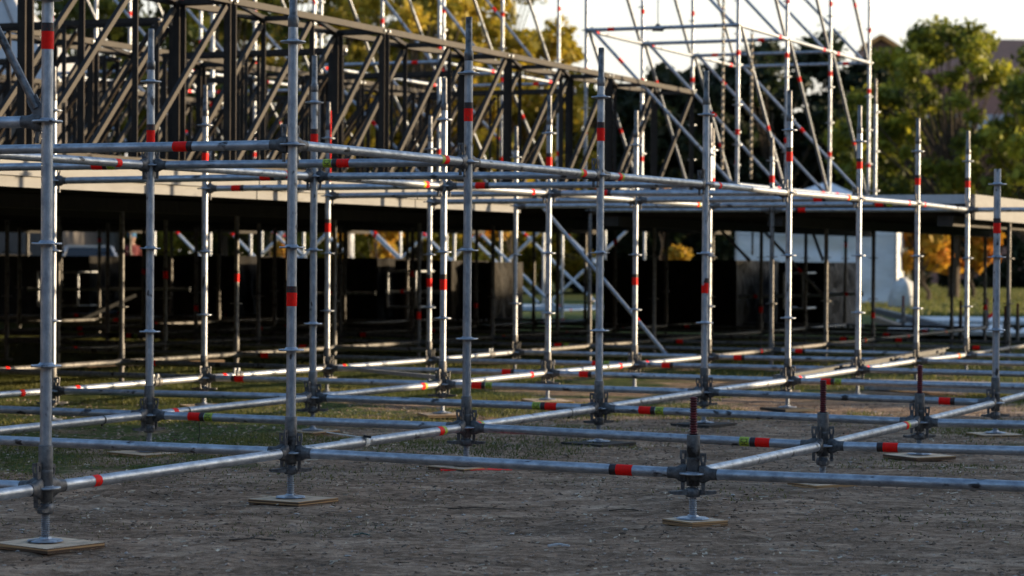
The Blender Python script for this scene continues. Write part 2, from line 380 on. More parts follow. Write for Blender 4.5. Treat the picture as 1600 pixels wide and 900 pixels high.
m = MB(); m.lathe([(0.0215, -.022), (0.030, -.022), (0.036, -.012), (0.036, .004), (0.031, .018), (0.0255, .02)], 14)
for s in (-1, 1):
    vs = []
    for x, wd, th, zc in ((0.030, .022, .024, 0), (0.070, .018, .017, -.004), (0.103, .014, .013, -.002), (0.110, .008, .010, 0)):
        vs += [(s*x, -wd, zc-th/2), (s*x, wd, zc-th/2), (s*x, wd, zc+th/2), (s*x, -wd, zc+th/2)]
    fs = []
    for k in range(3):
        for i in range(4): fs.append((k*4+i, k*4+(i+1) % 4, k*4+4+(i+1) % 4, k*4+4+i))
    fs += [(3, 2, 1, 0), (12, 13, 14, 15)]
    m.add(vs, fs)
WING = m.mesh('wing_nut', CAST)
m = MB()
m.lathe([(0.0, .016), (0.024, .016), (0.028, .010), (0.070, .005), (0.078, .0), (0.0, .0)], 8, smooth=False)
BPLATE = m.mesh('base_plate', GALV)
# wedge head: the ledger leaves the ring towards +X
m = MB(); secs = [(0.030, .038, .014), (0.045, .043, .018), (0.064, .037, .021), (0.082, .027, .0235), (0.104, .0262, .0262), (0.118, .0262, .0262)]
vs = []; K = 14
for x, h, wd in secs:
    for i in range(K):
        t = 2*math.pi*i/K; c, s_ = math.cos(t), math.sin(t); vs.append((x, wd*math.copysign(abs(c)**.7, c), h*math.copysign(abs(s_)**.9, s_)))
fs = [(k*K+i, k*K+(i+1) % K, (k+1)*K+(i+1) % K, (k+1)*K+i) for k in range(len(secs)-1) for i in range(K)]
m.add(vs, fs, 0, True); m.add(vs[:K], [tuple(range(K))], 0); m.add(vs[-K:], [tuple(range(K))[::-1]], 0)
HEAD = m.mesh('wedge_head', CAST)
m = MB()
def plate(m, pts, th, holes=False):
    n_ = len(pts); vs = [(x, -th/2, z) for x, z in pts]+[(x, th/2, z) for x, z in pts]
    m.add(vs, [tuple(range(n_)), tuple(range(n_, 2*n_))[::-1]]+[(i, i+n_, (i+1) % n_+n_, (i+1) % n_) for i in range(n_)])
plate(m, [(.041, -.072), (.056, -.072), (.060, .072), (.037, .072)], .007)
plate(m, [(.034, .0722), (.044, .0722), (.042, .098), (.033, .098)], .007); plate(m, [(.053, .0722), (.063, .0722), (.064, .098), (.055, .098)], .007)
plate(m, [(.033, .0982), (.064, .0982), (.063, .112), (.034, .112)], .007)
m.tube((.048, -.008, -.066), (.048, .008, -.066), .006, n=8)
WEDGE = m.mesh('wedge', CAST)
def tape_mesh(red=0.075, blk=0.03, lime=0.0, gap=0.0, r=TR):
    m = MB(); R_ = r+.0012
    m.tube((0, 0, 0), (0, 0, red), R_, n=24, mi=0, caps=False)
    if blk: m.tube((0, 0, red), (0, 0, red+blk), R_+.0004, n=24, mi=1, caps=False)
    if lime:
        m.tube((0, 0, red+blk+gap), (0, 0, red+blk+gap+lime), R_, n=24, mi=2, caps=False)
        if lime > .05:
            Rg = R_+.0008; z0_ = red+blk+gap+.008
            def seg(u0, v0, u1, v1):
                k = 4; vs = []
                for i in range(k+1):
                    v = v0+(v1-v0)*i/k; th = -math.pi/2-v/Rg
                    vs += [(Rg*math.cos(th), Rg*math.sin(th), z0_+u0), (Rg*math.cos(th), Rg*math.sin(th), z0_+u1)]
                m.add(vs, [(2*i, 2*i+1, 2*i+3, 2*i+2) for i in range(k)], 3)
            for ox, segs in ((0, 'abged'), (.021, 'afgcd')):
                for q in segs:
                    u0, v0, u1, v1 = {'a': (0, .014, .016, .018), 'g': (0, -.002, .016, .002), 'd': (0, -.018, .016, -.014), 'b': (.012, 0, .016, .018), 'c': (.012, -.018, .016, 0),
                                      'f': (0, 0, .004, .018), 'e': (0, -.018, .004, 0)}[q]
                    seg(ox+u0, v0, ox+u1, v1)
    return m.mesh('warning_tape', [RED, BLK, LIME, STRAPB])
TAPE_V = tape_mesh(.072, .034); TAPE_H = tape_mesh(.080, .032); TAPE_HL = tape_mesh(.080, .030, .055, .004); TAPE_S = tape_mesh(.05, 0, 0)
TAPE_SL = tape_mesh(.055, 0, .035, .002)
m = MB(); m.tube((0, 0, 0), (0, 0, .012), TR+.002, n=20, caps=False); m.box(TR, -.006, 0, TR+.012, .006, .012); TIE = m.mesh('cable_tie', STRAPB)

# ------------------------------------------------------------------ scaffold uprights
def upright(a, b, top='spigot', tapes=(), label='', group=None, jack=True, levels=5, detail=2, wr=None, low=True):
    n0 = node(a, b); dz = n0.z
    rng = random.Random(int(a*100+b*7+5000))
    gz = 0.026
    root = empty('scaffold_upright', (n0.x, n0.y, 0), rng.uniform(0, .3), label, 'scaffold upright', group)
    if detail == 2:
        link('base_plate', BPLATE, root, (0, 0, gz), (0, 0, rng.uniform(0, .8)))
        s = link('threaded_spindle', SPIN, root, (0, 0, gz+.012)); s.scale.z = (dz-.05-gz)/.215
        link('wing_nut', WING, root, (0, 0, dz-.083), (0, 0, wr if wr is not None else rng.uniform(-.6, .6)))
        link('collar', COLLAR, root, (0, 0, dz))
        if top == 'stub':
            link('ring', ROS, root, (0, 0, dz)); link('painted_thread', SPINRED, root, (0, 0, dz+.176)); return root
        zt = dz+.5*(levels-1)+(.11 if top == 'spigot' else .105)
        link('tube', tube_cached(zt-dz-.17), root, (0, 0, dz+.17))
        for k in range(levels): link('ring', ROS, root, (0, 0, dz+.5*k))
        if top == 'spigot': link('spigot', SPIGOT, root, (0, 0, zt))
    else:
        # distant or deeply shaded: rings are in the tube mesh
        zt = dz+.5*(levels-1)+.1
        m = MB(); m.tube((0, 0, .04), (0, 0, zt), TR, n=12)
        for k in range(levels):
            zz = dz+.5*k; m.tube((0, 0, zz-.005), (0, 0, zz+.005), .062, n=12)
        m.tube((0, 0, dz-.05), (0, 0, dz+.17), .030, n=12)
        m.tube((0, 0, .018), (0, 0, .03), .075, n=8)
        m.build('tube', GALV_OLD_SHADED, root)  # darker steel puts the shade under the stage into the colour
    for t in tapes:
        tpo = link('warning_tape', TAPE_V, root, (0, 0, dz+t-.036), (rng.uniform(-.02, .02), rng.uniform(-.02, .02), rng.uniform(0, 6))); tpo.scale = (1.01, 1.01, rng.uniform(.88, 1.15))
    return root

LINE = {0: 'front line', -1: 'second line', -2: 'third line', 1: 'right-hand stub line'}
HI, LO = 1.5+.265, .5+.25
spec = {  # (a,b): (top, tapes, levels, wing rotation, tape words)
 (0,0): ('spigot', (1.5+.33,), 5, 1.5, 'red tape near the picture top'),
 (0,1): ('spigot', (LO,), 5, .42, 'red tape at mid height'),
 (0,2): ('spigot', (HI,), 5, -.1, 'blackened tip, red tape high up'),
 (0,3): ('spigot', (HI-.01,), 5, .3, 'blackened tip, red tape high up'),
 (0,4): ('spigot', (LO,), 5, .2, 'red tape at mid height'),
 (0,5): ('spigot', (HI+.02,), 5, None, 'red tape high up'),
 (0,6): ('spigot', (HI+.03,), 5, None, 'red tape above the rail'),
 (0,7): ('spigot', (HI-.05,), 5, None, 'black tip and red tape'),
 (0,8): ('spigot', (HI,), 5, None, 'red tape above pale deck edge'),
 (1,4): ('cut', (1.0+.20,), 4, None, 'no spigot, plain tube end'),
 (-1,2): ('spigot', (1.5+.17,), 5, .4, 'black oily tip'),
 (-1,3): ('spigot', (1.5+.25,), 5, .2, 'red tape over the rail'),
 (-1,4): ('spigot', (LO,), 5, None, 'sunlit, red tape at mid height'),
 (-1,5): ('spigot', (HI,), 5, None, 'red tape above the rail'),
 (-1,6): ('spigot', (LO+.01,), 5, None, 'red tape at mid height'),
 (-1,7): ('spigot', (), 5, None, 'no tape'),
 (-2,3): ('spigot', (), 5, None, 'just behind the big nearest upright'),
 (-2,4): ('spigot', (1.5+.24,), 5, None, 'sunlit low down'),
 (-2,5): ('spigot', (1.0+.22,), 5, None, 'red strip on its tip'),
 (-2,6): ('spigot', (.5+.23,), 5, None, 'pink tape at its foot'),
 (-2,7): ('spigot', (), 5, None, 'at the pale deck end'),
 (1,1): ('stub', (), 1, .0, 'nearest of the three'), (1,2): ('stub', (), 1, 1.45, 'middle one of the three'), (1,3): ('stub', (), 1, .1, 'farthest of the three'),
}
first = {0: 0, -1: 2, -2: 3, 1: 1}
for (a, b), (top, tapes, lv, wr, words) in spec.items():
    if top == 'stub': lab = f'short base jack with dark red thread, no upright on it, {words}'; grp = 'base jacks without uprights'
    elif (a, b) == (1, 4): lab = 'short-topped galvanised upright near the right edge, plain cut tube end'; grp = 'galvanised scaffold uprights'
    else: lab = f'{ORD[b-first[a]]} galvanised upright from the left in the {LINE[a]}, {words}'; grp = 'galvanised scaffold uprights'
    r_ = upright(a, b, top, tapes, lab, grp, levels=lv, wr=wr)
    if top == 'stub': r_.name = 'base_jack'; r_['category'] = 'base jack'
# red strip on the tip of one upright
p = node(-2, 5); mm = MB(); mm.tube((0, 0, 0), (0, 0, .62), .006, n=8)
o = mm.build('red_strip', RED, None, (p.x+.022, p.y-.022, p.z+1.62)); o.name = 'red_ribbon'
tag(o, 'thin red ribbon running up the tip of the third upright of the third line', 'ribbon')
# uprights beyond the picture edges that hold the rails
for a, b in ((-1, 0), (-1, 1), (0, -1), (2, 1), (2, 2), (2, 3), (1, 5), (1, 6), (1, 7), (1, 8), (-2, 2)):
    upright(a, b, 'spigot', (), 'galvanised upright just outside the picture edge, carrying the ends of rails', 'uprights past the picture edge', levels=4, detail=1)

# under the stage
STD = set(spec)
under = []
for a in range(-9, 1):
    for b in range(2, 15):
        if (a, b) in STD: continue
        if a == -2 and b < 8: continue
        if a > -2 and b < 8: continue
        if a == -1 and b == 7 or a == 0 and b <= 8: continue
        p = node(a, b); q = px_of(p)
        if -60 < q < 1660 and b <= 13: under.append((a, b))
def rowpos(a, b, lst):
    same = sorted(q for q in lst if q[1] == b); return ORD[same.index((a, b))]
for a, b in under:
    rng = random.Random(a*31+b)
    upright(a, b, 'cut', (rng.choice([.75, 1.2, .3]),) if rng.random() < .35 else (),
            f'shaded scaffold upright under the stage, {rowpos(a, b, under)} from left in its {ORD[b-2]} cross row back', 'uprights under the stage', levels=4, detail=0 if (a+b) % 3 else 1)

# ------------------------------------------------------------------ ledgers
def ledger(p, q, detail=2, tapes=(), label='', group='', name='scaffold_ledger', mt=None, cat='scaffold rail'):
    """p,q = ring centres. tapes: (distance from p, kind)"""
    d = q-p; L = d.length; rot = d.to_track_quat('X', 'Z').to_euler()
    root = bpy.data.objects.new(name, None); C.objects.link(root); root.location = p; root.rotation_euler = rot; root.empty_display_size = .1
    tag(root, label, cat, group)
    if detail >= 1:
        link('tube', tube_cached(L-.20, 24 if detail == 2 else 12, mt), root, (.10, 0, 0), (0, R(90), 0))
        for x, rz in ((0, 0), (L, math.pi)):
            h = link('wedge_head', HEAD, root, (x, 0, 0), (0, 0, rz))
            if detail == 2:
                link('wedge', WEDGE, h, (0, 0, random.Random(L*x+p.x).uniform(-.02, .006)))
    else:
        m = MB(); m.tube((.03, 0, 0), (L-.03, 0, 0), TR, n=8); m.tube((.03, 0, 0), (.11, 0, 0), .036, TR, n=8); m.tube((L-.11, 0, 0), (L-.03, 0, 0), TR, .036, n=8)
        m.build('tube', mt or GALV_OLD_SHADED, root)
    for t, kind in tapes:
        if kind == 'tie': link('cable_tie', TIE, root, (t, 0, 0), (0, R(90), 0)); continue
        me = {'h': TAPE_H, 'hl': TAPE_HL, 's': TAPE_S, 'sl': TAPE_SL}[kind.strip('-')]
        if kind.endswith('-'): link('warning_tape', me, root, (t+.05, 0, 0), (0, R(-90), 0))
        else: link('warning_tape', me, root, (t-.05, 0, 0), (0, R(90), 0))
    return root

def place(a, b):
    if a in LINE and (a, b) in STD: return f'the {ORD[b-first[a]]} upright of the {LINE[a]}'
    return None
def lab_ledger(a, b, dirn, lvl):
    h = 'high' if lvl >= 1 else 'low'
    if dirn == 'A':
        q, r_ = (place(a, b), place(a, b+1))
        ln = LINE.get(a, 'fourth line').replace('right-hand stub line', 'stub line')
        if q and r_: return f'{h} rail of the {ln}, between its {ORD[b-first[a]]} and {ORD[b+1-first[a]]} uprights'
        if r_: return f'{h} rail entering from the left edge to {r_}'
        if q: return f'{h} rail running back from {q}'
    else:
        q, r_ = place(a, b), place(a+1, b)
        if q and r_: return f'{h} cross rail from {q} to {r_}'.replace(' upright of the', ' of')
        if r_: return f'{h} cross rail reaching {r_} from the left'
        if q: return f'{h} cross rail leaving {q} to the right'
    return None
LL = 1.5
tp = {('B',0,1,0):(('e','h-'),), ('B',0,2,0):(('e','hl-'),), ('B',-1,2,0):((.33,'hl'),), ('B',1,2,0):((.36,'h-f'),), ('B',-1,3,0):(('e','hl-'),),
      ('B',0,3,0):((.33,'hl'),), ('B',-1,4,0):((.30,'hl'),), ('B',0,4,0):(('e','h'),), ('B',-1,5,0):((.34,'h'),), ('B',0,5,0):((.33,'hl'),),
      ('A',0,0,0):((.38,'s'),), ('A',0,1,0):(('e','sl'),), ('A',0,2,0):((.16,'sl'),('e2','tie')), ('A',-1,1,0):(('e2','tie'),),('A',-1,2,0):((.3,'s'),('m','tie')),
      ('A',1,1,0):((.12,'s'),('e0','tie')), ('A',1,2,0):(('e','sl'),), ('A',1,3,0):((.2,'s'),), ('A',-1,3,0):(('e','sl'),), ('A',-1,4,0):(('e','s'),),
      ('B',-1,1,1):(('e3','h'),), ('A',0,1,1):(('e','sl-'),), ('B',-1,2,1):(('e4','hl-'),), ('A',-1,1,1):(('e','s'),), ('B',-2,4,1):((.3,'h'),),
      ('A',0,2,1):(('e','sl-'),), ('A',0,3,1):((.33,'sl'),), ('A',0,4,1):((.3,'s'),), ('A',-1,3,1):(('e','sl-'),), ('A',-1,4,1):(('e','s'),), ('B',-1,5,1):((.5,'h'),),
      ('A',0,6,1):(('e','s'),), ('A',0,7,1):((.25,'s'),), ('B',0,8,1):((.7,'h'),)}
def add_ledger(dirn, a, b, lv, detail=2, mt=None):
    p = node(a, b, LL*lv); q = node(a, b+1, LL*lv) if dirn == 'A' else node(a+1, b, LL*lv)
    L = (q-p).length; tl = []
    key = (dirn, a, b, lv)
    if key in tp:
        for t, k in tp[key]:
            k = k.replace('f', '')
            if t == 'e': t = L-.34
            elif t == 'e2': t = L-.33-.18
            elif t == 'e3': t = L-.62
            elif t == 'e4': t = L-.80
            elif t == 'e0': t = L-.10
            elif t == 'm': t = .42
            tl.append((t, k))
    else:
        rg = random.Random(hash((a+50)*1000+b*10+lv+(500000 if dirn == 'A' else 0)))
        if rg.random() < .8:
            t = rg.choice([.32, L-.36]); k = rg.choice(['h', 'hl', 'h', 'h-']) if dirn == 'B' else rg.choice(['s', 's', 'sl'])
            if detail == 0 and rg.random() < .5: pass
            else: tl.append((t, k))
    lab = lab_ledger(a, b, dirn, lv)
    grp = 'galvanised scaffold rails'
    if lab is None or detail == 0:
        lab = f'shaded {"high" if lv else "low"} rail under the stage, running {"back" if dirn == "A" else "right"} from {ORD[b-1]} cross row, {ORD[a+9]} line from left'; grp = 'rails under the stage'
    ledger(p, q, detail, tl, lab, grp, mt=mt)
done = set()
def AL(dirn, a, b, lv, detail=2, mt=None):
    if (dirn, a, b, lv) in done: return
    done.add((dirn, a, b, lv)); add_ledger(dirn, a, b, lv, detail, mt)
# lowest level, open part
for b in range(-1, 8): AL('A', 0, b, 0)
for b in range(1, 7): AL('A', -1, b, 0)
for b in range(2, 7): AL('A', -2, b, 0)
for b in range(1, 5): AL('A', 1, b, 0)
for b in range(1, 9): AL('B', 0, b, 0, 2 if b < 7 else 1)
for b in (1, 2, 3): AL('B', 1, b, 0)
for b in range(0, 9): AL('B', -1, b, 0, 2 if b < 7 else 1)
for b in range(3, 8): AL('B', -2, b, 0)
AL('B', -2, 2, 0)
# top level
AL('B', -1, 0, 1); AL('B', -1, 1, 1)
for b in range(1, 8): AL('A', 0, b, 1)
for b in range(1, 7): AL('A', -1, b, 1)
for b in range(2, 9): AL('B', -1, b, 1, 2 if b < 7 else 1)
for b in range(2, 9): AL('B', -2, b, 1, 2 if b < 7 else 1)
AL('B', 0, 8, 1)
# under the stage
US = set(under) | STD
for (a, b) in sorted(US):
    for dirn, other in (('A', (a, b+1)), ('B', (a+1, b))):
        if other in US and (dirn, a, b, 0) not in done and (a, b) in US:
            if b <= 13: AL(dirn, a, b, 0, 0)

# ------------------------------------------------------------------ foot pads
def pad(a, b, s=.30, rz=0, col='ply', label='', dx=0, dy=0, h=.022):
    s *= .78; p = node(a, b); m = MB(); m.box(-s, -s, 0, s, s, h, 0)
    vs = m.v; mats = [PLY, PLYEDGE] if col == 'ply' else ([BLACKPAD, BLACKPAD] if col == 'black' else [RED, RED])
    m.m = [0, 0, 1, 1, 1, 1]
    rg = random.Random(a*7+b); o = m.build('foot_pad', mats, None, (p.x+dx, p.y+dy, -.002), (rg.uniform(-.012, .012), rg.uniform(-.012, .012), rz))
    bv = o.modifiers.new('bevel', 'BEVEL'); bv.width = .0012; bv.segments = 1
    tag(o, label, 'foot pad', 'pads under the scaffold feet')
pad(0, 0, .205, .95, 'ply', 'square plywood pad under the nearest upright, bottom left', .015)
pad(0, 1, .20, .98, 'ply', 'plywood pad under the second upright of the front line', .015)
pad(1, 1, .135, .62, 'ply', 'small thick plywood pad under the nearest red-threaded base jack', .01, h=.024)
pad(0, 2, .17, .9, 'ply', 'pale plywood pad under the third upright of the front line', -.03)
o = MB(); o.box(-.20, -.12, 0, .20, .12, .012); o = o.build('foot_pad', RED, None, (node(0,2).x+.05, node(0,2).y-.02, .0), (0, 0, .1)); tag(o, 'dark red board peeking out under the third front-line pad', 'foot pad', 'pads under the scaffold feet')
pad(0, 3, .22, .8, 'black', 'black pad under the fourth upright of the front line')
pad(0, 4, .22, .85, 'black', 'black pad under the fifth upright of the front line')
pad(0, 5, .20, .6, 'black', 'black pad under the sixth upright of the front line')
pad(0, 6, .20, .5, 'ply', 'brown pad under the seventh upright of the front line')
pad(1, 2, .17, .5, 'ply', 'pad under the middle red-threaded base jack')
pad(1, 3, .20, .55, 'ply', 'split brown pad under the farthest red-threaded base jack')
pad(1, 4, .19, .25, 'ply', 'plywood pad under the plain-ended upright at the right edge')
pad(-1, 2, .23, .85, 'ply', 'grey plywood pad in the grass under the black-tipped upright')
pad(-1, 3, .17, .9, 'ply', 'plywood pad under the second upright of the second line')
pad(-1, 4, .20, .3, 'ply', 'weathered pad under the third upright of the second line')
pad(-1, 5, .22, .35, 'ply', 'reddish brown pad under the fourth upright of the second line')
pad(-1, 6, .22, .4, 'black', 'dark pad under the fifth upright of the second line')
pad(-2, 4, .2, .4, 'ply', 'pad under the second upright of the third line')
pad(-2, 5, .2, .6, 'ply', 'pad under the third upright of the third line')

# ------------------------------------------------------------------ diagonal braces and loose pieces in the scaffold
def brace(p, q, label, group=None, mt=None, r=.0215, tapes=(), cat='diagonal brace', parent=None, n=14):
    p = Vector(p); q = Vector(q); root = empty('diagonal_brace', tuple(p), 0, label, cat, group)
    m = MB(); m.tube((0, 0, 0), q-p, r, n=n); m.build('tube', mt or GALV, root)
    d = (q-p).normalized()
    m = MB(); m.bar(-d*.06, d*.05, .012, .05); m.build('end_fitting', CAST, root)
    m = MB(); m.bar((q-p)-d*.05, (q-p)+d*.06, .012, .05); m.build('end_fitting', CAST, root)
    for t in tapes:
        m = MB(); m.tube(d*t, d*(t+.08), r+.0015, n=n, caps=False); m.build('warning_tape', RED, root)
    return root
brace(at(838, 312, 24.9), at(1041, 554, 23.9), 'long galvanised diagonal brace slanting down right below the stage corner', tapes=(1.72,))
q0 = node(0, 0, 1.5)
root = brace(q0+Vector((-.045, .01, .055)), q0+Vector((-.30, .05, .56))+Vector((-.27, .05, .5)), 'dark brace rising to the upper left from the nearest upright', mt=SPIG, r=.0165)
# couplers clamped side by side
def coupler(name, c, d, label):
    root = empty(name, tuple(c), 0, label, 'coupler')
    m = MB()
    d = d.normalized()
    for s in (-.03, .03):
        m.tube(d*(s-.022), d*(s+.022), TR+.012, n=14)
    m.bar(d*-.03+Vector((0, 0, .045)), d*.03+Vector((0, 0, .045)), .03, .02)
    m.build('jaw', CAST, root)
    m = MB()
    for s in (-.03, .03):
        m.tube(d*s+Vector((0, -.045, -.01)), d*s+Vector((0, -.045, .06)), .007, n=8); m.tube(d*s+Vector((0, -.045, .045)), d*s+Vector((0, -.045, .062)), .014, n=6)
    m.build('bolt', GALV, root)
dA = node(-2, 4)-node(-2, 3)
coupler('pipe_coupler', node(-2, 3)+dA*.66, dA, 'pair of clamped couplers on the low rail behind the black-tipped upright')
dA2 = node(-2, 5)-node(-2, 4)
coupler('pipe_coupler', node(-2, 4)+dA2*.25, dA2, 'rusty coupler on the low rail right of the second third-line upright')
dA3 = node(-2, 7)-node(-2, 6)
coupler('pipe_coupler', node(-2, 6)+dA3*.70, dA3, 'greenish coupler on the low rail beyond the pink-taped upright')
# boards laid over the rails
def board(p, q, w_, h_, name, mt, label, cat):
    p = Vector(p); q = Vector(q); m = MB(); m.bar((0, 0, 0), q-p, w_, h_); o = m.build(name, mt, None, tuple(p))
    return tag(o, label, cat)
rootb = empty('aluminium_beam', tuple(at(1215, 592, 19.3)), 0, 'long grey alloy beam lying across the low rails at the right', 'beam')
pb = Vector(at(1215, 592, 19.3)); qb = Vector(at(1476, 547, 25.0)); dd = (qb-pb); sd_ = Vector((dd.y, -dd.x, 0)).normalized()
for k, nm in ((0, 'web'),):
    m = MB(); m.bar(Vector((0, 0, 0)), dd, .02, .038); m.build('web', ALU, rootb)
for s in (-1, 1):
    m = MB(); m.bar(Vector((0, 0, s*.025)), dd+Vector((0, 0, s*.025)), .09, .010); m.build('flange', ALU, rootb)
board(at(500, 572, 21.6), at(690, 590, 19.2), .05, .03, 'thin_board', TIMBER, 'thin grey lath laid slanting over the low rails at the centre', 'lath')
board(at(130, 571, 22.4), at(345, 564, 23.2), .16, .03, 'pale_board', TAN, 'sunlit brown board lying on the low rails at the left', 'board')
board(at(1362, 606, 22.3)*1.0, at(1640, 614, 20.6), .20, .09, 'timber_kerb', TIMBER, 'long grey timber lying on the ground behind the base jacks at right', 'timber')
for o in bpy.data.objects:
    if o.name.startswith('timber_kerb'): o.location.z = .05

# white strap tied round a rail + black end
pA = node(0, 1); qA = node(0, 2); t_ = .38; c = pA.lerp(qA, t_); d = (qA-pA).normalized()
root = empty('tied_strap', tuple(c), 0, 'white rag strap tied round the low front rail', 'strap')
m = MB(); m.tube(-d*.022, d*.022, TR+.004, n=16, caps=False); m.build('wrap', STRAPW, root)
m = MB(); m.bar(Vector((-.01, -.02, .026)), Vector((-.19, -.03, .052)), .016, .004); m.bar(Vector((-.01, -.02, .028)), Vector((-.12, -.04, .012)), .014, .004); m.build('loose_end', STRAPW, root)
m = MB(); m.bar(Vector((.0, -.02, .033)), Vector((.04, -.02, .027)), .02, .012); m.build('buckle', STRAPB, root)
# thin wire hanging from a rail
c = node(-1, 2).lerp(node(0, 2), .165)
m = MB(); pts = [Vector((0, 0, -.02)), Vector((.005, 0, -.10)), Vector((-.012, 0, -.19)), Vector((-.05, 0, -.25))]
for i in range(3): m.tube(pts[i], pts[i+1], .0025, n=6)
tag(m.build('hanging_wire', STRAPB, None, tuple(c)), 'thin black wire hanging from the taped low cross rail', 'wire')

# ------------------------------------------------------------------ stage decks
def gp(a, b, z): p = node(a, b, 0, False); p.z = z; return p
def slab(m, a0, a1, b0, b1, z0, z1, mi=0):
    vs = [gp(a, b, z) for z in (z0, z1) for a, b in ((a0, b0), (a1, b0), (a1, b1), (a0, b1))]
    m.add(vs, [(3, 2, 1, 0), (4, 5, 6, 7), (0, 1, 5, 4), (1, 2, 6, 5), (2, 3, 7, 6), (3, 0, 4, 7)], mi)
d1 = empty('stage_deck', (0, 0, 0), 0, 'long stage deck with pale fascia board on dark scaffold legs, left', 'stage deck')
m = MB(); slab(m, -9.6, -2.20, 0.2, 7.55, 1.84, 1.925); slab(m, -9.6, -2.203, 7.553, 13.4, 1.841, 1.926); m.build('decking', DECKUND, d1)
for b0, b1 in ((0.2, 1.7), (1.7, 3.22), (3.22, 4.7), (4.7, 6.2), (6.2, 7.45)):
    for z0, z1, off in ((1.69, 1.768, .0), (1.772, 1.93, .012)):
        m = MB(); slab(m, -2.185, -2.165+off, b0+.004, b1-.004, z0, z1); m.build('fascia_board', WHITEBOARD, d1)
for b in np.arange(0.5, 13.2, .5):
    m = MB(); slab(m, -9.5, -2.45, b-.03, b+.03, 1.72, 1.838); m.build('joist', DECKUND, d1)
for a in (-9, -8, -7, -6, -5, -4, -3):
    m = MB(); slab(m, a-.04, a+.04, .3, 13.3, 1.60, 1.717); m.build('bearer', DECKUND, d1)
d2 = empty('stage_wing', tuple(gp(0, 8, 0)), 0, 'side stage deck with pale edge boards, corner at the right', 'stage deck')
off = -gp(0, 8, 0)
def bld(m, name, mt, par):
    o = m.build(name, mt, par); o.location = off; return o
m = MB(); slab(m, -2.19, .0, 8.03, 13.4, 1.80, 1.885); bld(m, 'decking', DECKUND, d2)
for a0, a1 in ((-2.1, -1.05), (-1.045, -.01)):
    m = MB(); slab(m, a0, a1, 8.0, 8.02, 1.80, 1.895); bld(m, 'fascia_board', EDGESHADE, d2)
for b0, b1 in ((8.05, 10.4), (10.41, 13.4)):
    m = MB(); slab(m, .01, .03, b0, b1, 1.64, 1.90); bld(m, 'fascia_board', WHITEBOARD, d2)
for b in np.arange(8.3, 13.2, .5):
    m = MB(); slab(m, -2.1, -.02, b-.03, b+.03, 1.68, 1.797); bld(m, 'joist', DECKUND, d2)
for a in (-1.9, -1, -.12):
    m = MB(); slab(m, a-.04, a+.04, 8.05, 13.3, 1.57, 1.677); bld(m, 'bearer', DECKUND, d2)

# ------------------------------------------------------------------ trusses on the deck
def truss(P, Q, z0, z1, wdt, side, label, group, k=1.0):
    """box truss section from P to Q (xy), faces offset by wdt towards side"""
    root = empty('truss_section', (P.x, P.y, z0), 0, label, 'truss', group)
    d = (Q-P); L = d.length; d = d/L; s = side.normalized()*wdt
    c = .058*k; g_ = .02
    def at3(t, f, z): return d*t + (s if f else Vector((0, 0, 0))) + Vector((0, 0, z))
    Hh = z1-z0
    for f in (0, 1):
        for z in (c/2, Hh-c/2):
            m = MB(); m.bar(at3(g_, f, z), at3(L-g_, f, z), c, c); m.build('chord', TRUSS, root)
        for t in (g_+c/2, L/2, L-g_-c/2):
            m = MB(); w_ = (.060 if t != L/2 else .046)*k
            m.bar(at3(t, f, c+.001), at3(t, f, Hh-c-.001), w_-.002, w_-.002); m.build('upright', TRUSS, root)
        for t0, t1 in ((g_+c+.03, L/2-.04), (L/2+.06, L-g_-c-.01)):
            m = MB(); m.bar(at3(t0, f, c+.03), at3(t1, f, Hh-c-.03), .042*k, .042*k); m.build('diagonal', TRUSS, root)
    for t in (g_+c/2, L/2, L-g_-c/2):
        for z in (c/2, Hh-c/2):
            m = MB(); e = s.normalized()*(c/2+.001)
            m.bar(at3(t, 0, z)+e, at3(t, 1, z)-e, .045*k, .045*k); m.build('cross_bar', TRUSS, root)
    for t0, t1 in ((g_+.1, L/2-.08), (L/2+.1, L-g_-.1)):
        m = MB(); m.bar(at3(t0, 0, Hh-c/2)+s.normalized()*.04, at3(t1, 1, Hh-c/2)-s.normalized()*.04, .035, .035); m.build('cross_bar', TRUSS, root)
    for t in (0.01, L-.01):
        for f in (0, 1):
            for z in (c/2, Hh-c/2):
                m = MB(); m.tube(at3(t, f, z)-d*.012+B*.0, at3(t, f, z)+d*.012, .012, n=8)
                m.tube(at3(t+(.04 if t < 1 else -.04), f, z)+B*(c/2), at3(t+(.04 if t < 1 else -.04), f, z)+B*(c/2+.015), .014, n=6); m.build('bolt', GALV, root)
    return root
def flat(p): return Vector((p.x, p.y, 0))
bs = [1.95, 3.43, 4.92, 6.38, 7.86, 9.35, 10.86]
zt, zb = 3.475, 1.95
for i in range(len(bs)-1):
    truss(flat(gp(-2.42, bs[i], 0)), flat(gp(-2.42, bs[i+1], 0)), zb, zt, .52, -B, f'{["leftmost","second","third","fourth","fifth","rightmost"][i]} dark steel truss section of the nearest truss run, from the left', 'sections of the nearest truss run')
for i in range(1, len(bs)-1):
    truss(flat(gp(-4.05, bs[i], 0)), flat(gp(-4.05, bs[i+1], 0)), zb, zt, .52, -B, f'{["","first","second","third","fourth","last"][i]} dark truss section, from the left, in the run behind the nearest', 'sections of the second truss run')
for i in range(2, len(bs)-1):
    truss(flat(gp(-5.9, bs[i], 0)), flat(gp(-5.9, bs[i+1], 0)), zb, zt, .52, -B, f'{["","","first","second","third","last"][i]} dark truss section, from the left, in the rearmost run', 'sections of the rear truss run')
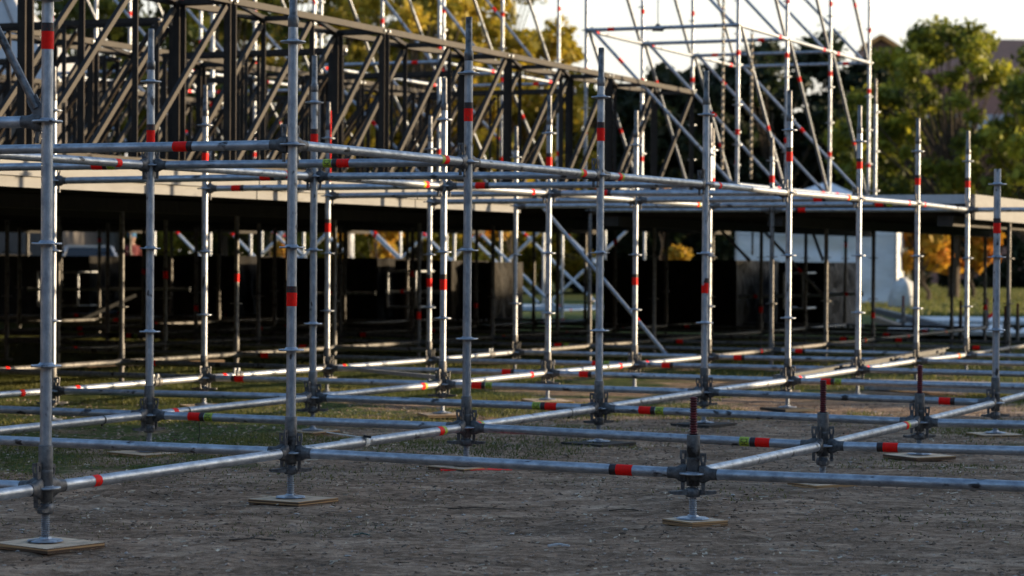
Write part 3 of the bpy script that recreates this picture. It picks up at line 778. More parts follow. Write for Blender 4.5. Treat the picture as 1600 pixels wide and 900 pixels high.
for i, b in enumerate((3.8, 5.31, 6.98, 8.56, 10.1)):
    for j, (a0, a1) in enumerate(((-4.02, -3.0), (-5.62, -4.35))):
        truss(flat(gp(a0, b, 0)), flat(gp(a1, b, 0)), zb, 3.42, .26, A, f'short dark cross truss tying the {["nearest and second","second and rear","rear and farthest"][j]} runs, {ORD[i]} from the left', f'cross trusses {ORD[j]} bay', .8)
for i, b in enumerate((3.8, 5.31, 6.98, 8.56, 10.1)):
    p = gp(-2.97, b, 3.39); m = MB(); m.bar(Vector((0, 0, 0)), B*.07, .11, .11); m.tube(B*.07, B*.085, .022, n=8, mi=1)
    tag(m.build('end_block', [TRUSS, GALV], None, tuple(p)), f'square black bolt block at the end of the {ORD[i]} cross truss', 'bolt block', 'bolt blocks on the cross trusses')

# ------------------------------------------------------------------ scaffold towers standing on the deck
def tstd(a, b, z0, z1, label, group):
    p = gp(a, b, z0); root = empty('tower_upright', tuple(p), 0, label, 'tower upright', group)
    m = MB(); m.tube((0, 0, 0), (0, 0, z1-z0), TR, n=12)
    z = .22
    while z < z1-z0: m.tube((0, 0, z-.005), (0, 0, z+.005), .062, n=12); z += .5
    m.tube((0, 0, .0), (0, 0, .03), .07, n=8)
    m.build('tube', GALV, root)
    rg = random.Random(a*17+b)
    for z in (rg.uniform(.6, .9), rg.uniform(1.6, 2.1), rg.uniform(2.6, 3)):
        m = MB(); m.tube((0, 0, z), (0, 0, z+.07), TR+.0015, n=12, caps=False); m.build('warning_tape', RED, root)
    return root
aR, aL = -1.84, -2.82
rows = [10, 11, 12, 13]
LV = [2.15, 4.15, 6.15]
grpU = 'uprights of the sunlit tower'
for a, nm in ((aL, 'left'), (aR, 'right')):
    for k, b in enumerate(rows): tstd(a, b, 1.93, 6.9, f'{ORD[k]} sunlit tower upright from the left in the {nm} face of the tower', grpU)
def tledger(p, q, label, group, tape=True):
    root = bpy.data.objects.new('tower_rail', None); C.objects.link(root); root.location = p; root.empty_display_size = .1; tag(root, label, 'tower rail', group)
    d = q-p; u = d.normalized(); m = MB(); m.tube(u*.05, d-u*.05, TR, n=12); m.tube(u*.02, u*.1, .034, TR, n=10); m.tube(d-u*.1, d-u*.02, TR, .034, n=10); m.build('tube', GALV, root)
    if tape:
        t = random.Random(p.x*9+q.y).choice([.3, d.length-.4]); m = MB(); m.tube(u*t, u*(t+.09), TR+.002, n=12, caps=False); m.build('warning_tape', RED, root)
HN = {2.15: 'bottom', 4.15: 'middle', 6.15: 'top'}
for z in LV:
    for a, nm in ((aL, 'left'), (aR, 'right')):
        for k in range(3): tledger(gp(a, rows[k], z), gp(a, rows[k+1], z), f'{HN[z]} rail, {ORD[k]} bay from the left, in the {nm} tower face', 'rails of the sunlit tower')
    for k, b in enumerate(rows): tledger(gp(aL, b, z), gp(aR, b, z), f'{HN[z]} cross rail between the {ORD[k]} uprights of the two tower faces', 'rails of the sunlit tower')
for z0_, z1_, nm in ((4.15, 2.15, 'lower'), (6.15, 4.15, 'upper')):
    for k, b in enumerate(rows):
        brace(gp(aL+.05, b, z0_-.02), gp(aR-.04, b, z1_+.03), f'{nm} bluish brace across the tower at its {ORD[k]} pair of uprights', 'braces of the sunlit tower', tapes=(1.3 if (k+int(z0_)) % 2 else .5,))
    for a, fn in ((aL, 'left'), (aR, 'right')):
        for k in range(3):
            brace(gp(a, rows[k]+.06, z0_-.02), gp(a, rows[k+1]-.05, z1_+.03), f'{nm} sunlit brace in the {ORD[k]} bay of the {fn} tower face', 'braces of the sunlit tower', tapes=(.6 if k % 2 else 1.6,))
tledger(gp(-3.45, 10.3, 4.72), gp(aR, 10, 4.65), 'thin guard rail above the tower middle rail, running left', 'rails of the sunlit tower')
# second and third towers to the left, behind the trusses
for ti, (a0, a1, rr, nm) in enumerate(((-4.72, -3.82, [10, 11, 12], 'centre'), (-6.75, -5.72, [10, 11, 12], 'left'))):
    for a, fn in ((a0, 'left'), (a1, 'right')):
        for k, b in enumerate(rr): tstd(a, b, 1.93, 6.6, f'{ORD[k]} upright in the {fn} face of the {nm} tower behind the trusses', f'uprights of the {nm} tower')
    for z in LV[1:]:
        for a, fn in ((a0, 'left'), (a1, 'right')):
            for k in range(2): tledger(gp(a, rr[k], z-.35), gp(a, rr[k+1], z-.35), f'{HN[z]} rail of the {nm} tower, {ORD[k]} bay of its {fn} face', f'rails of the {nm} tower')
        for k, b in enumerate(rr): tledger(gp(a0, b, z-.35), gp(a1, b, z-.35), f'{HN[z]} cross rail of the {nm} tower at its {ORD[k]} uprights', f'rails of the {nm} tower')
    for k, b in enumerate(rr):
        for z0_, z1_, w_ in ((3.8, 2.15, 'lower'), (5.8, 3.8, 'upper')):
            brace(gp(a0+.05, b, z0_), gp(a1-.05, b, z1_), f'{w_} bluish brace of the {nm} tower at its {ORD[k]} uprights', f'braces of the {nm} tower', tapes=(1.1,))
    for k in range(2):
        for z0_, z1_, w_ in ((3.8, 2.15, 'lower'), (5.8, 3.8, 'upper')):
            for a, fn in ((a0, 'left'), (a1, 'right')):
                brace(gp(a, rr[k]+.05, z0_), gp(a, rr[k+1]-.05, z1_), f'{w_} sunlit brace in the {ORD[k]} bay, {fn} face of {nm} tower', f'braces of the {nm} tower', tapes=(.8,))
for i, (px, Y) in enumerate(((33, 35), (149, 36), (331, 34), (490, 33.5))):
    p = at(px, 300, Y); root = empty('tower_upright', (p.x, p.y, 1.93), 0, f'{["leftmost","second","third","rightmost"][i]} of four lone sunlit uprights behind the trusses at left', 'tower upright', 'lone uprights behind the trusses')
    m = MB(); m.tube((0, 0, 0), (0, 0, 4), .03, n=12); [m.tube((0, 0, z-.005), (0, 0, z+.005), .065, n=12) for z in np.arange(.22, 4, .5)]; m.build('tube', GALV, root)
    m = MB(); m.tube((0, 0, 1.4), (0, 0, 1.48), .032, n=12, caps=False); m.build('warning_tape', RED, root)
# tall upright right of the tower, standing on the deck wing
p = at(1367, 290, 30.5); root = empty('scaffold_upright', (p.x, p.y, 1.9), 0, 'lone galvanised upright on the deck just right of the tower', 'scaffold upright')
m = MB(); m.tube((0, 0, 0), (0, 0, 1.3), TR, n=14); [m.tube((0, 0, z-.005), (0, 0, z+.005), .062, n=14) for z in (.2, .7, 1.2)]; m.build('tube', GALV, root)
m = MB(); m.tube((0, 0, 1.3), (0, 0, 1.62), .019, n=12); m.build('spigot', SPIG, root)
# small uprights left among the trusses: thin spikes
for i, (px, ytop, Y) in enumerate(((806, 205, 30), (1113, 200, 26.5), (1206, 215, 25.6))):
    p = at(px, 300, Y); zt_ = at(px, ytop, Y).z
    root = empty('scaffold_upright', (p.x, p.y, 1.7), 0, f'{["left","middle","right"][i]} one of three blurred upright tips rising behind the front line', 'scaffold upright', 'blurred upright tips')
    m = MB(); m.tube((0, 0, 0), (0, 0, zt_-1.7-.2), TR, n=12); m.tube((0, 0, zt_-1.95), (0, 0, zt_-1.94), .062, n=12); m.build('tube', GALV, root)
    m = MB(); m.tube((0, 0, zt_-1.9), (0, 0, zt_-1.7), .019, n=12); m.build('spigot', SPIG, root)
    m = MB(); m.tube((0, 0, .33), (0, 0, .41), TR+.0015, n=12, caps=False); m.build('warning_tape', RED, root)

# chains and hoist strap
def chain(px, ytop, ybot, Y, label):
    top = at(px, ytop, Y); bot = at(px, ybot, Y); n_ = int((top.z-bot.z)/.042)
    vs = []; fs = []
    maj, minr = .030, .0085
    for k in range(n_):
        zc = -k*.042; rot = (k % 2)*math.pi/2+.4; base = len(vs)
        for i in range(8):
            t = 2*math.pi*i/8; cx, cz = math.cos(t)*maj*.62, math.sin(t)*maj
            for j in range(4):
                u = 2*math.pi*j/4; rr = 1+math.cos(u)*minr/maj
                x = cx*rr; z = cz*rr; y = math.sin(u)*minr
                vs.append((x*math.cos(rot)-y*math.sin(rot), x*math.sin(rot)+y*math.cos(rot), z+zc))
        for i in range(8):
            for j in range(4): fs.append((base+i*4+j, base+((i+1) % 8)*4+j, base+((i+1) % 8)*4+(j+1) % 4, base+i*4+(j+1) % 4))
    m = MB(); m.add(vs, fs, 0, True); tag(m.build('hoist_chain', CHAINM, None, tuple(top)), label, 'chain', 'hoist chains')
chain(1131, -60, 272, 28.8, 'left of two steel hoist chains hanging inside the tower')
chain(1175, 52, 285, 29.6, 'right of two steel hoist chains hanging inside the tower')
chain(1176, 345, 400, 34.5, 'short chain end hanging below the deck in front of the tent')
p = at(1028, -40, 31.2); q = at(1028, 44, 31.2)
root = empty('hanging_strap', tuple(q), 0, 'black strap with shackle hanging onto a tower rail', 'strap')
m = MB(); m.bar(Vector((0, 0, .04)), p-q, .035, .008); m.build('webbing', STRAPB, root)
m = MB(); m.tube((-.07, 0, -.03), (0, 0, .05), .018, n=8); m.tube((.07, 0, -.03), (0, 0, .05), .018, n=8); m.tube((-.07, 0, -.03), (.07, 0, -.03), .012, n=8); m.build('shackle', STRAPB, root)

# ------------------------------------------------------------------ scaffold field behind the stage (open view under the deck)
bz = []
for a in range(-9, 0):
    for b in (15, 16, 17):
        q = px_of(gp(a, b, .5))
        if -40 < q < 1010 and not (a > -3 and b > 16): bz.append((a, b))
for a, b in bz:
    p = gp(a, b, 0); root = empty('scaffold_upright', tuple(p), 0, 'blurred bright upright of the scaffold seen beneath the stage deck', 'scaffold upright', 'uprights beyond the stage')
    m = MB(); m.tube((0, 0, 0), (0, 0, 2.3 if (a+b) % 2 else 1.75), .027, n=10); m.build('tube', GALV, root)
S2 = set(bz)
for a, b in bz:
    for dirn, o_ in (('A', (a, b+1)), ('B', (a+1, b))):
        if o_ in S2:
            for z in ((.3, 1.95) if dirn == 'B' and b == 15 else (.3,)):
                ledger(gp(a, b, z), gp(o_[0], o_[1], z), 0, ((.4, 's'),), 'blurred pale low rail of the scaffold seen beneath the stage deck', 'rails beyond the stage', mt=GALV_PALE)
    if (a+1, b) in S2:
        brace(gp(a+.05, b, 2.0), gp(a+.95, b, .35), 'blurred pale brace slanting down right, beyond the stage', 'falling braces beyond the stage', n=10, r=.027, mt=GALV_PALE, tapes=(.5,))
        if (a+b) % 2: brace(gp(a+.05, b+.02, .35), gp(a+.95, b+.02, 2.0), 'blurred pale brace slanting up right, beyond the stage', 'rising braces beyond the stage', n=10, r=.027, mt=GALV_PALE)

brace(at(1108, 340, 33.5), at(1168, 404, 33.0), 'pale blue brace under the deck in front of the dark covered stack, left of two', 'braces under the side deck')
brace(at(1176, 342, 33.8), at(1284, 459, 33.2), 'pale blue brace with red tape under the deck before the tent, right of two', 'braces under the side deck', tapes=(1.0,))
brace(at(1262, 341, 34.6), at(1284, 402, 34.2), 'short dark brace under the deck in front of the white tent', mt=GALV_OLD_SHADED)
for i, (x0, x1, y, Y, w_) in enumerate(((1298, 1352, 515, 34.9, 'right'), (700, 772, 505, 36.4, 'centre'))):
    p = at(x0, y, Y); q = at(x1, y-2, Y); root = empty('toothed_beam', tuple(p), 0, f'pale beam with a row of small teeth lying low at the {w_} under the stage', 'beam', 'toothed beams')
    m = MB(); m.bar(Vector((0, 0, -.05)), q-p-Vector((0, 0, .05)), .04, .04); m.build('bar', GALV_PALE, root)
    m = MB(); n_ = int((q-p).length/.075)
    for k in range(n_): c = (q-p)*((k+.5)/n_); m.box(c.x-.02, c.y-.02, c.z, c.x+.02, c.y+.02, c.z+.05)
    m.build('teeth', GALV_PALE, root)

# ------------------------------------------------------------------ covered equipment under / behind the stage
def draped(px, Y, wB, lA, h, z0, label, mt_front, mt_side, seed, cat='covered stack'):
    """box under cloth; px,Y = front right corner"""
    p = at(px, 405, Y); p.z = z0
    root = empty('covered_stack', tuple(p), 0, label, cat, 'covered equipment stacks')
    rs = np.random.RandomState(seed)
    def face(o0, u, v, nrm, nu, nv, mt, name):
        vs = []
        for j in range(nv+1):
            for i_ in range(nu+1):
                s, t = i_/nu, j/nv
                w_ = (vnoise(np.array([s*6+seed]), np.array([t*1.4+seed]), seed)[0]-.5)*.16*(1-t*.55)*min(1, 4*s, 4*(1-s)) + (vnoise(np.array([s*19+t*5]), np.array([t*6]), seed+3)[0]-.5)*.11*min(1, 6*s, 6*(1-s))
                vs.append(o0+u*s+v*t+nrm*w_)
        fs = [(j*(nu+1)+i_, j*(nu+1)+i_+1, (j+1)*(nu+1)+i_+1, (j+1)*(nu+1)+i_) for j in range(nv) for i_ in range(nu)]
        m = MB(); m.add(vs, fs, 0, True); m.build(name, mt, root)
    hz = Vector((0, 0, h))
    face(-B*wB, B*wB, hz, -A, 26, 14, mt_front, 'front_sheet')
    face(Vector((0, 0, 0)), A*lA, hz, B, 26, 14, mt_side, 'side_sheet')
    m = MB(); o1 = -B*(wB-.03)+A*.03; o2 = A*(lA-.03)-B*.03
    vs = [o1, -B*.03+A*.03, o2, -B*(wB-.03)+A*(lA-.03)]; vs = [v+Vector((0, 0, 0)) for v in vs]+[v+Vector((0, 0, h-.02)) for v in vs]
    m.add(vs, [(3, 2, 1, 0), (4, 5, 6, 7), (0, 1, 5, 4), (1, 2, 6, 5), (2, 3, 7, 6), (3, 0, 4, 7)]); m.build('load', CLOTHBLK, root)
draped(1151, 36.0, 2.15, 2.1, 1.10, .10, 'black covered stack with crumpled side sheet coloured sunlit grey, behind the right-hand uprights', CLOTHBLK, CLOTHLIT, 5)
draped(1290, 36.3, .75, 2.0, 1.06, .12, 'smaller covered stack with crumpled side coloured sunlit grey, in front of the white tent', CLOTHBLK, CLOTHLIT, 9)
for i, (px, Y, wB) in enumerate(((590, 38.4, 2.2), (370, 39.6, 2.3), (140, 40.8, 1.9), (-40, 41.4, 1.6))):
    draped(px, Y, wB, 1.6, 1.16+.02*(i % 2), .04, f'{["rightmost","second","third","leftmost"][i]} low black cloth-covered stack, from the centre leftwards, under the stage', CLOTHBLK, CLOTHBLK, 20+i)
draped(706, 37.7, 1.0, 1.4, 1.12, .05, 'brownish covered stack with metal frame before it, under the stage', CLOTHBRN, CLOTHBRN, 31)
draped(770, 38.0, .55, 1.2, 1.10, .05, 'narrow brownish covered stack next to the open gap under the stage', CLOTHBRN, CLOTHBRN, 33)
def frame(px0, y0, px1, y1, Y, label):
    root = empty('metal_frame', tuple(at(px0, y1, Y)), 0, label, 'metal frame', 'metal frames under the stage'); o = at(px0, y1, Y)
    P = [at(px0, y1, Y)-o, at(px0, y0, Y)-o, at(px1, y0, Y)-o, at(px1, y1, Y)-o]
    for k in range(4): m = MB(); m.tube(P[k], P[(k+1) % 4], .018, n=8); m.build('bar', GALV, root)
    for k in range(4): m = MB(); m.tube(P[k], P[k]+A*.6, .018, n=8); m.build('bar', GALV, root)
frame(606, 424, 650, 480, 36.0, 'grey tubular frame before the brown covered stack')
frame(1225, 427, 1255, 482, 34.6, 'small tubular frame between the two covered stacks at right')
frame(60, 425, 122, 478, 37.5, 'bright-edged tubular frame low at the left under the stage')
# rails tied in front of the stacks
for i, (x0, x1, y0, y1, Y) in enumerate(((1150, 1290, 464, 461, 34.2), (1292, 1352, 460, 459, 34.4), (490, 590, 459, 458, 36.8), (40, 300, 452, 452, 37), (600, 690, 456, 456, 36.2))):
    p = at(x0, y0, Y); q = at(x1, y1, Y); ledger(p, q, 0, ((.3, 's'),), f'bright horizontal rail at mid height in front of the {["wide right","small right","centre","left","brown"][i]} covered stack', 'mid-height rails before the stacks', mt=GALV)
# diagonal prop in the dark at left
board(at(105, 510, 36), at(212, 461, 36.5), .05, .05, 'leaning_prop', ALU, 'grey prop leaning in the dark under the stage at left', 'prop')

# ------------------------------------------------------------------ right background: panels, beams, base jacks
def flatpanel(px0, px1, yf, yb, z, label, mt=WHITEPL, name='flat_panel', h=.06):
    def gy(y): return (CAMZ-z)*3739.05/(y-405.5)
    v = []
    for px, y in ((px0, yf), (px1, yf), (px1+8, yb), (px0+8, yb)):
        Y = gy(y); q = at(px, y, Y); v.append(Vector((q.x, q.y, z)))
    o = v[0].copy(); v = [a_-o for a_ in v]; m = MB(); vs = [a_-Vector((0, 0, h)) for a_ in v]+v
    m.add(vs, [(3, 2, 1, 0), (4, 5, 6, 7), (0, 1, 5, 4), (1, 2, 6, 5), (2, 3, 7, 6), (3, 0, 4, 7)])
    return tag(m.build(name, mt, None, tuple(o)), label, 'panel', 'pale panels lying on the grass')
flatpanel(1385, 1560, 513, 502, .14, 'nearer pale panel lying on the grass at right')
flatpanel(1400, 1640, 496.5, 490, .14, 'farther pale panel lying on the grass at right')
flatpanel(1545, 1660, 515, 507, .12, 'pale panel at the very right edge behind the jacks')
for i, (p_, q_, lab) in enumerate(((at(1368, 485, 44), at(1492, 515, 37.5), 'grey metal channel slanting down to the right on the panels'), (at(1368, 498, 42), at(1418, 516, 38.5), 'short brown plank slanting beside the grey channel'))):
    board(p_, q_, .14, .10, 'lying_beam', ALU if i == 0 else TAN, lab, 'beam')
for i, (px, yt, Y, h) in enumerate(((1411, 462, 39, .5), (1501, 470, 35, .6), (1542, 466, 38, .55), (1571, 478, 33, .55), (1590, 474, 35.5, .55))):
    p = at(px, 500, Y); zt_ = at(px, yt, Y).z
    root = empty('base_jack', (p.x, p.y, 0), 0, f'{ORD[i]} from the left of the blurred base jacks standing on the far grass at right', 'base jack', 'blurred far base jacks')
    m = MB(); m.tube((0, 0, 0), (0, 0, .02), .08, n=10); m.build('base_plate', GALV, root)
    m = MB(); m.tube((0, 0, .02), (0, 0, zt_-.2), .03, n=10); m.tube((0, 0, .2), (0, 0, .23), .065, n=10); m.build('collar', GALV_OLD_SHADED, root)
    m = MB(); m.tube((0, 0, zt_-.2), (0, 0, zt_), .021, n=10); m.build('painted_thread', RUSTRED, root)
    if i == 2: m = MB(); m.bar(Vector((0, 0, .32)), Vector((.14, 0, .40)), .05, .05); m.build('warning_tape', RED, root)

# ------------------------------------------------------------------ tent, marquee, buildings
def tent():
    Y = 68.0; p0 = at(1150, 405, Y); p1 = at(1400, 405, Y); W = p1.x-p0.x
    root = empty('white_tent', (p0.x, Y, 0), 0, 'white tent with plain side walls, seen beneath the deck at right', 'tent')
    h = 2.55
    def wall(o0, u, hh, nrm, name, mt=TENTM, nu=40):
        vs = []; nv = 16
        for j in range(nv+1):
            for i_ in range(nu+1):
                s, t = i_/nu, j/nv
                wv = ((vnoise(np.array([s*4.0]), np.array([t*9+s*3]), 4)[0]-.5)*.26+(vnoise(np.array([s*9.0+t*4]), np.array([t*15]), 5)[0]-.5)*.10)*min(1, 5*s, 5*(1-s))
                vs.append(o0+u*s+Vector((0, 0, hh*t))+nrm*wv)
        fs = [(j*(nu+1)+i_, j*(nu+1)+i_+1, (j+1)*(nu+1)+i_+1, (j+1)*(nu+1)+i_) for j in range(nv) for i_ in range(nu)]
        m = MB(); m.add(vs, fs, 0, True); m.build(name, mt, root)
    dpt = Vector((.9, 4.2, 0)).normalized()*4.5
    wall(Vector((0, 0, 0)), Vector((W, 0, 0)), h, Vector((0, -1, 0)), 'front_wall')
    wall(Vector((W, 0, 0)), dpt, h, Vector((.3, -.06, 0)), 'side_wall')
    wall(Vector((0, 0, 0)), dpt, h, Vector((-1, 0, 0)), 'side_wall'); wall(dpt, Vector((W, 0, 0)), h, Vector((0, 1, 0)), 'back_wall')
    ap = Vector((W/2+.6, 2.2, h+1.0)); c4 = [Vector((-.08, -.08, h)), Vector((W+.08, -.08, h)), Vector((W+.08, 0, h))+dpt, Vector((-.08, 0, h))+dpt]
    m = MB(); m.add(c4+[ap], [(0, 1, 4), (1, 2, 4), (2, 3, 4), (3, 0, 4)]); m.build('roof', TENTM, root)
    m = MB(); m.box(-.1, -.11, h-.28, W+.1, -.085, h+.01); m.build('valance', TENTM, root)
    for x in (0, W): m = MB(); m.tube((x, -.05, 0), (x, -.05, h), .035, n=8); m.build('pole', GALV, root)
    for x in (W*.33, W*.66): m = MB(); m.box(x-.012, -.17, .02, x+.012, -.13, h-.3); m.build('seam', MARQ, root)
    m = MB(); m.box(.05, -.17, h-.62, W-.05, -.135, h-.59); m.build('seam', MARQ, root)
tent()
# sack beside the tent
root = empty('white_sack', tuple(at(1411, 462, 62)*1), 0, 'crumpled white sack standing beside the tent', 'sack'); root.location.z = 0
vs = []; fs = []; nn = 18; prof = [(.28, 0), (.34, .08), (.33, .3), (.30, .5), (.24, .66), (.12, .74), (.10, .8)]
for r_, z in prof:
    for i_ in range(nn):
        t = 2*math.pi*i_/nn; rr = r_*(1+.14*math.sin(5*t+z*4)+.08*math.sin(9*t+2)); vs.append((rr*math.cos(t), rr*math.sin(t), z))
for k in range(len(prof)-1):
    for i_ in range(nn): fs.append((k*nn+i_, k*nn+(i_+1) % nn, (k+1)*nn+(i_+1) % nn, (k+1)*nn+i_))
fs.append(tuple(range((len(prof)-1)*nn, len(prof)*nn)))
m = MB(); m.add(vs, fs, 0, True); m.build('bag', SACK, root)
m = MB(); m.lathe([(.09, .72), (.11, .745), (.09, .77)], 10); m.build('tie', STRAPB, root)

# building behind the trees, right
def house():
    Y = 128; x0 = at(1335, 0, Y).x; x1 = at(1800, 0, Y).x; zt_ = at(1600, 118, Y).z
    root = empty('pink_building', (x0, Y, 0), 0, 'large pinkish building with brown tiled roof behind the right-hand trees', 'building')
    W = x1-x0; H1 = zt_
    m = MB(); m.box(0, 0, 0, W, 10, H1); m.build('wall', PINKWALL, root)
    m = MB(); rz = at(1600, 66, Y).z-H1
    vs = [(-.5, -.7, H1), (W+.5, -.7, H1), (W+.5, 10.7, H1), (-.5, 10.7, H1), (5.6, 5, H1+rz+.6), (W-3, 5, H1+rz+.6)]
    m.add(vs, [(0, 1, 5, 4), (1, 2, 5), (2, 3, 4, 5), (3, 0, 4), (3, 2, 1, 0)]); m.build('roof', ROOF, root)
    zl = at(1500, 197, Y).z; zz = at(1500, 178, Y).z
    m = MB(); m.add([(1, -2.6, zl-.2), (W, -2.6, zl-.2), (W, -.01, zz), (1, -.01, zz), (1, -2.6, zl-.35), (W, -2.6, zl-.35), (W, -.01, zl-.2), (1, -.01, zl-.2)],
                    [(0, 1, 2, 3), (4, 5, 1, 0), (7, 6, 5, 4), (3, 7, 4, 0), (1, 5, 6, 2)]); m.build('lean_to_roof', PALEROOF, root)
    for k in range(5):
        xx = 3+k*3
        m = MB(); m.box(xx-.7, -.06, 2.2, xx+.7, -.01, 3.6); f = m.build('window', PALEROOF, root)
        m = MB(); m.box(xx-.6, -.09, 2.3, xx+.6, -.065, 3.5); m.build('pane', GLASS, f)
    # gable facing the sun at the left end
    gx = at(1345, 0, Y).x-x0; g0 = at(1376, 57, Y-3); gw = 1.0
    base = Vector((g0.x-x0, -3, g0.z))
    for sgn in (-1, 1):
        m = MB(); m.bar(base, base+Vector((sgn*gw, 0, -.62)), .5, .22); m.build('gable_trim', ROOFLIT, root)
    m = MB(); m.add([base+Vector((-gw, .1, -.62)), base+Vector((gw, .1, -.62)), base+Vector((0, .1, 0)), base+Vector((-gw, 3, -.62)), base+Vector((gw, 3, -.62)), base+Vector((0, 3, 0))],
                    [(0, 1, 2), (3, 5, 4), (0, 2, 5, 3), (2, 1, 4, 5), (0, 3, 4, 1)]); m.build('gable', ROOF, root)
    m = MB(); m.box(base.x-gw+.1, -2.9, 0, base.x+gw-.1, -.02, base.z-.66); m.build('wall', PINKWALL, root)
house()
# grey marquee, upper left
root = empty('grey_marquee', tuple(Vector((at(-60, 0, 66).x, 66, 0))), 0, 'big grey marquee roof in the upper left corner behind the trusses', 'marquee')
x1_ = at(90, 0, 66).x-at(-60, 0, 66).x
zr = at(0, -60, 66).z; ze = at(85, 128, 66).z
m = MB(); m.add([(-8, 0, ze), (x1_, 0, ze), (x1_-2.2, 3, zr), (-8, 3, zr), (x1_, 8, ze), (-8, 8, ze)], [(0, 1, 2, 3), (1, 4, 2), (3, 2, 4, 5)]); m.build('roof', MARQ, root)
m = MB(); m.box(-8, .1, 0, x1_-.05, .14, ze); m.box(x1_-.09, .1, 0, x1_-.05, 7.9, ze); m.build('wall', BRICK, root)
for k in range(4):
    m = MB(); m.bar(Vector((x1_-.6-k*1.5, -.02, ze+.02)), Vector((x1_-2.4-k*1.1, 2.95, zr)), .03, .03); m.build('seam', STRAPB, root)
# grey box trailer and silver car, far left under the deck
root = empty('grey_trailer', (at(35, 0, 74).x, 74, 0), 0, 'dull grey box trailer behind the silver car, under the deck at left', 'trailer')
m = MB(); m.box(0, 0, .9, 2.9, 6, 3.2); m.build('box', mat('dull_grey_paint', (.07, .07, .068), .7, 0, (.10, .10, .095), 2), root)
m = MB(); m.box(.1, .1, .7, 2.8, 5.8, .89); m.build('chassis', TYRE, root)
for x in (.25, 2.65):
    for y in (1, 4.8): m = MB(); m.tube((x-.14, y, .45), (x+.14, y, .45), .45, n=20); m.build('wheel', TYRE, root)
def car():
    Y = 63; x0 = at(145, 0, Y).x
    root = empty('parked_car', (x0, Y, 0), R(12), 'silver car parked beyond the stage at far left', 'car')
    prof = [(-.88, .35), (-.90, .75), (-.84, .95), (-.70, 1.02), (-.60, 1.40), (-.50, 1.46), (.50, 1.46), (.60, 1.40), (.70, 1.02), (.84, .95), (.90, .75), (.88, .35)]
    # body lofted along y
    secs = [(0, .80, .62), (.08, .95, .80), (1.0, 1.0, .95), (1.5, 1.0, 1.0), (3.6, 1.0, 1.0), (4.2, .97, .9), (4.35, .9, .75)]
    vs = []; n_ = 10
    for y, sx, hz in secs:
        hh = .95*hz
        for x, z in ((-.86, .30), (-.90, .5), (-.89, hh-.12), (-.80, hh), (-.3, hh+.03), (.3, hh+.03), (.80, hh), (.89, hh-.12), (.90, .5), (.86, .30)): vs.append((x*sx, y, z))
    fs = [(k*n_+i_, k*n_+(i_+1) % n_, (k+1)*n_+(i_+1) % n_, (k+1)*n_+i_) for k in range(len(secs)-1) for i_ in range(n_)]+[tuple(range(n_)), tuple(range((len(secs)-1)*n_, len(secs)*n_))[::-1]]
    m = MB(); m.add(vs, fs); b_ = m.build('body', CARP, root)
    m = MB(); lo = [(-.80, 1.05), (.80, 1.05), (.80, 3.9), (-.80, 3.9)]; hi = [(-.60, 1.75), (.60, 1.75), (.60, 3.3), (-.60, 3.3)]
    m.add([(x, y, .94) for x, y in lo]+[(x, y, 1.44) for x, y in hi], [(0, 1, 5, 4), (1, 2, 6, 5), (2, 3, 7, 6), (3, 0, 4, 7)]); m.build('windows', GLASS, root)
    m = MB(); m.add([(x*1.03, y, 1.442) for x, y in hi]+[(x*.95, y, 1.50) for x, y in hi], [(3, 2, 1, 0), (4, 5, 6, 7), (0, 1, 5, 4), (1, 2, 6, 5), (2, 3, 7, 6), (3, 0, 4, 7)])
    for k in range(4): m.bar(Vector((*lo[k], .95)), Vector((*hi[k], 1.45)), .07, .05)
    m.build('roof', CARP, root)
    for x in (-.80, .80):
        for y in (.85, 3.5):
            m = MB(); m.tube((x-.1, y, .32), (x+.1, y, .32), .32, n=20); wv = m.build('wheel', TYRE, root)
            m = MB(); m.tube((x-.11, y, .32), (x+.11, y, .32), .19, n=14); m.build('rim', CARP, wv)
    for x in (-.62, .62): m = MB(); m.box(x-.16, -.03, .55, x+.16, .06, .68); m.build('headlight', LAMP, root)
    m = MB(); m.box(-.4, -.02, .38, .4, .05, .54); m.build('grille', TYRE, root)
car()
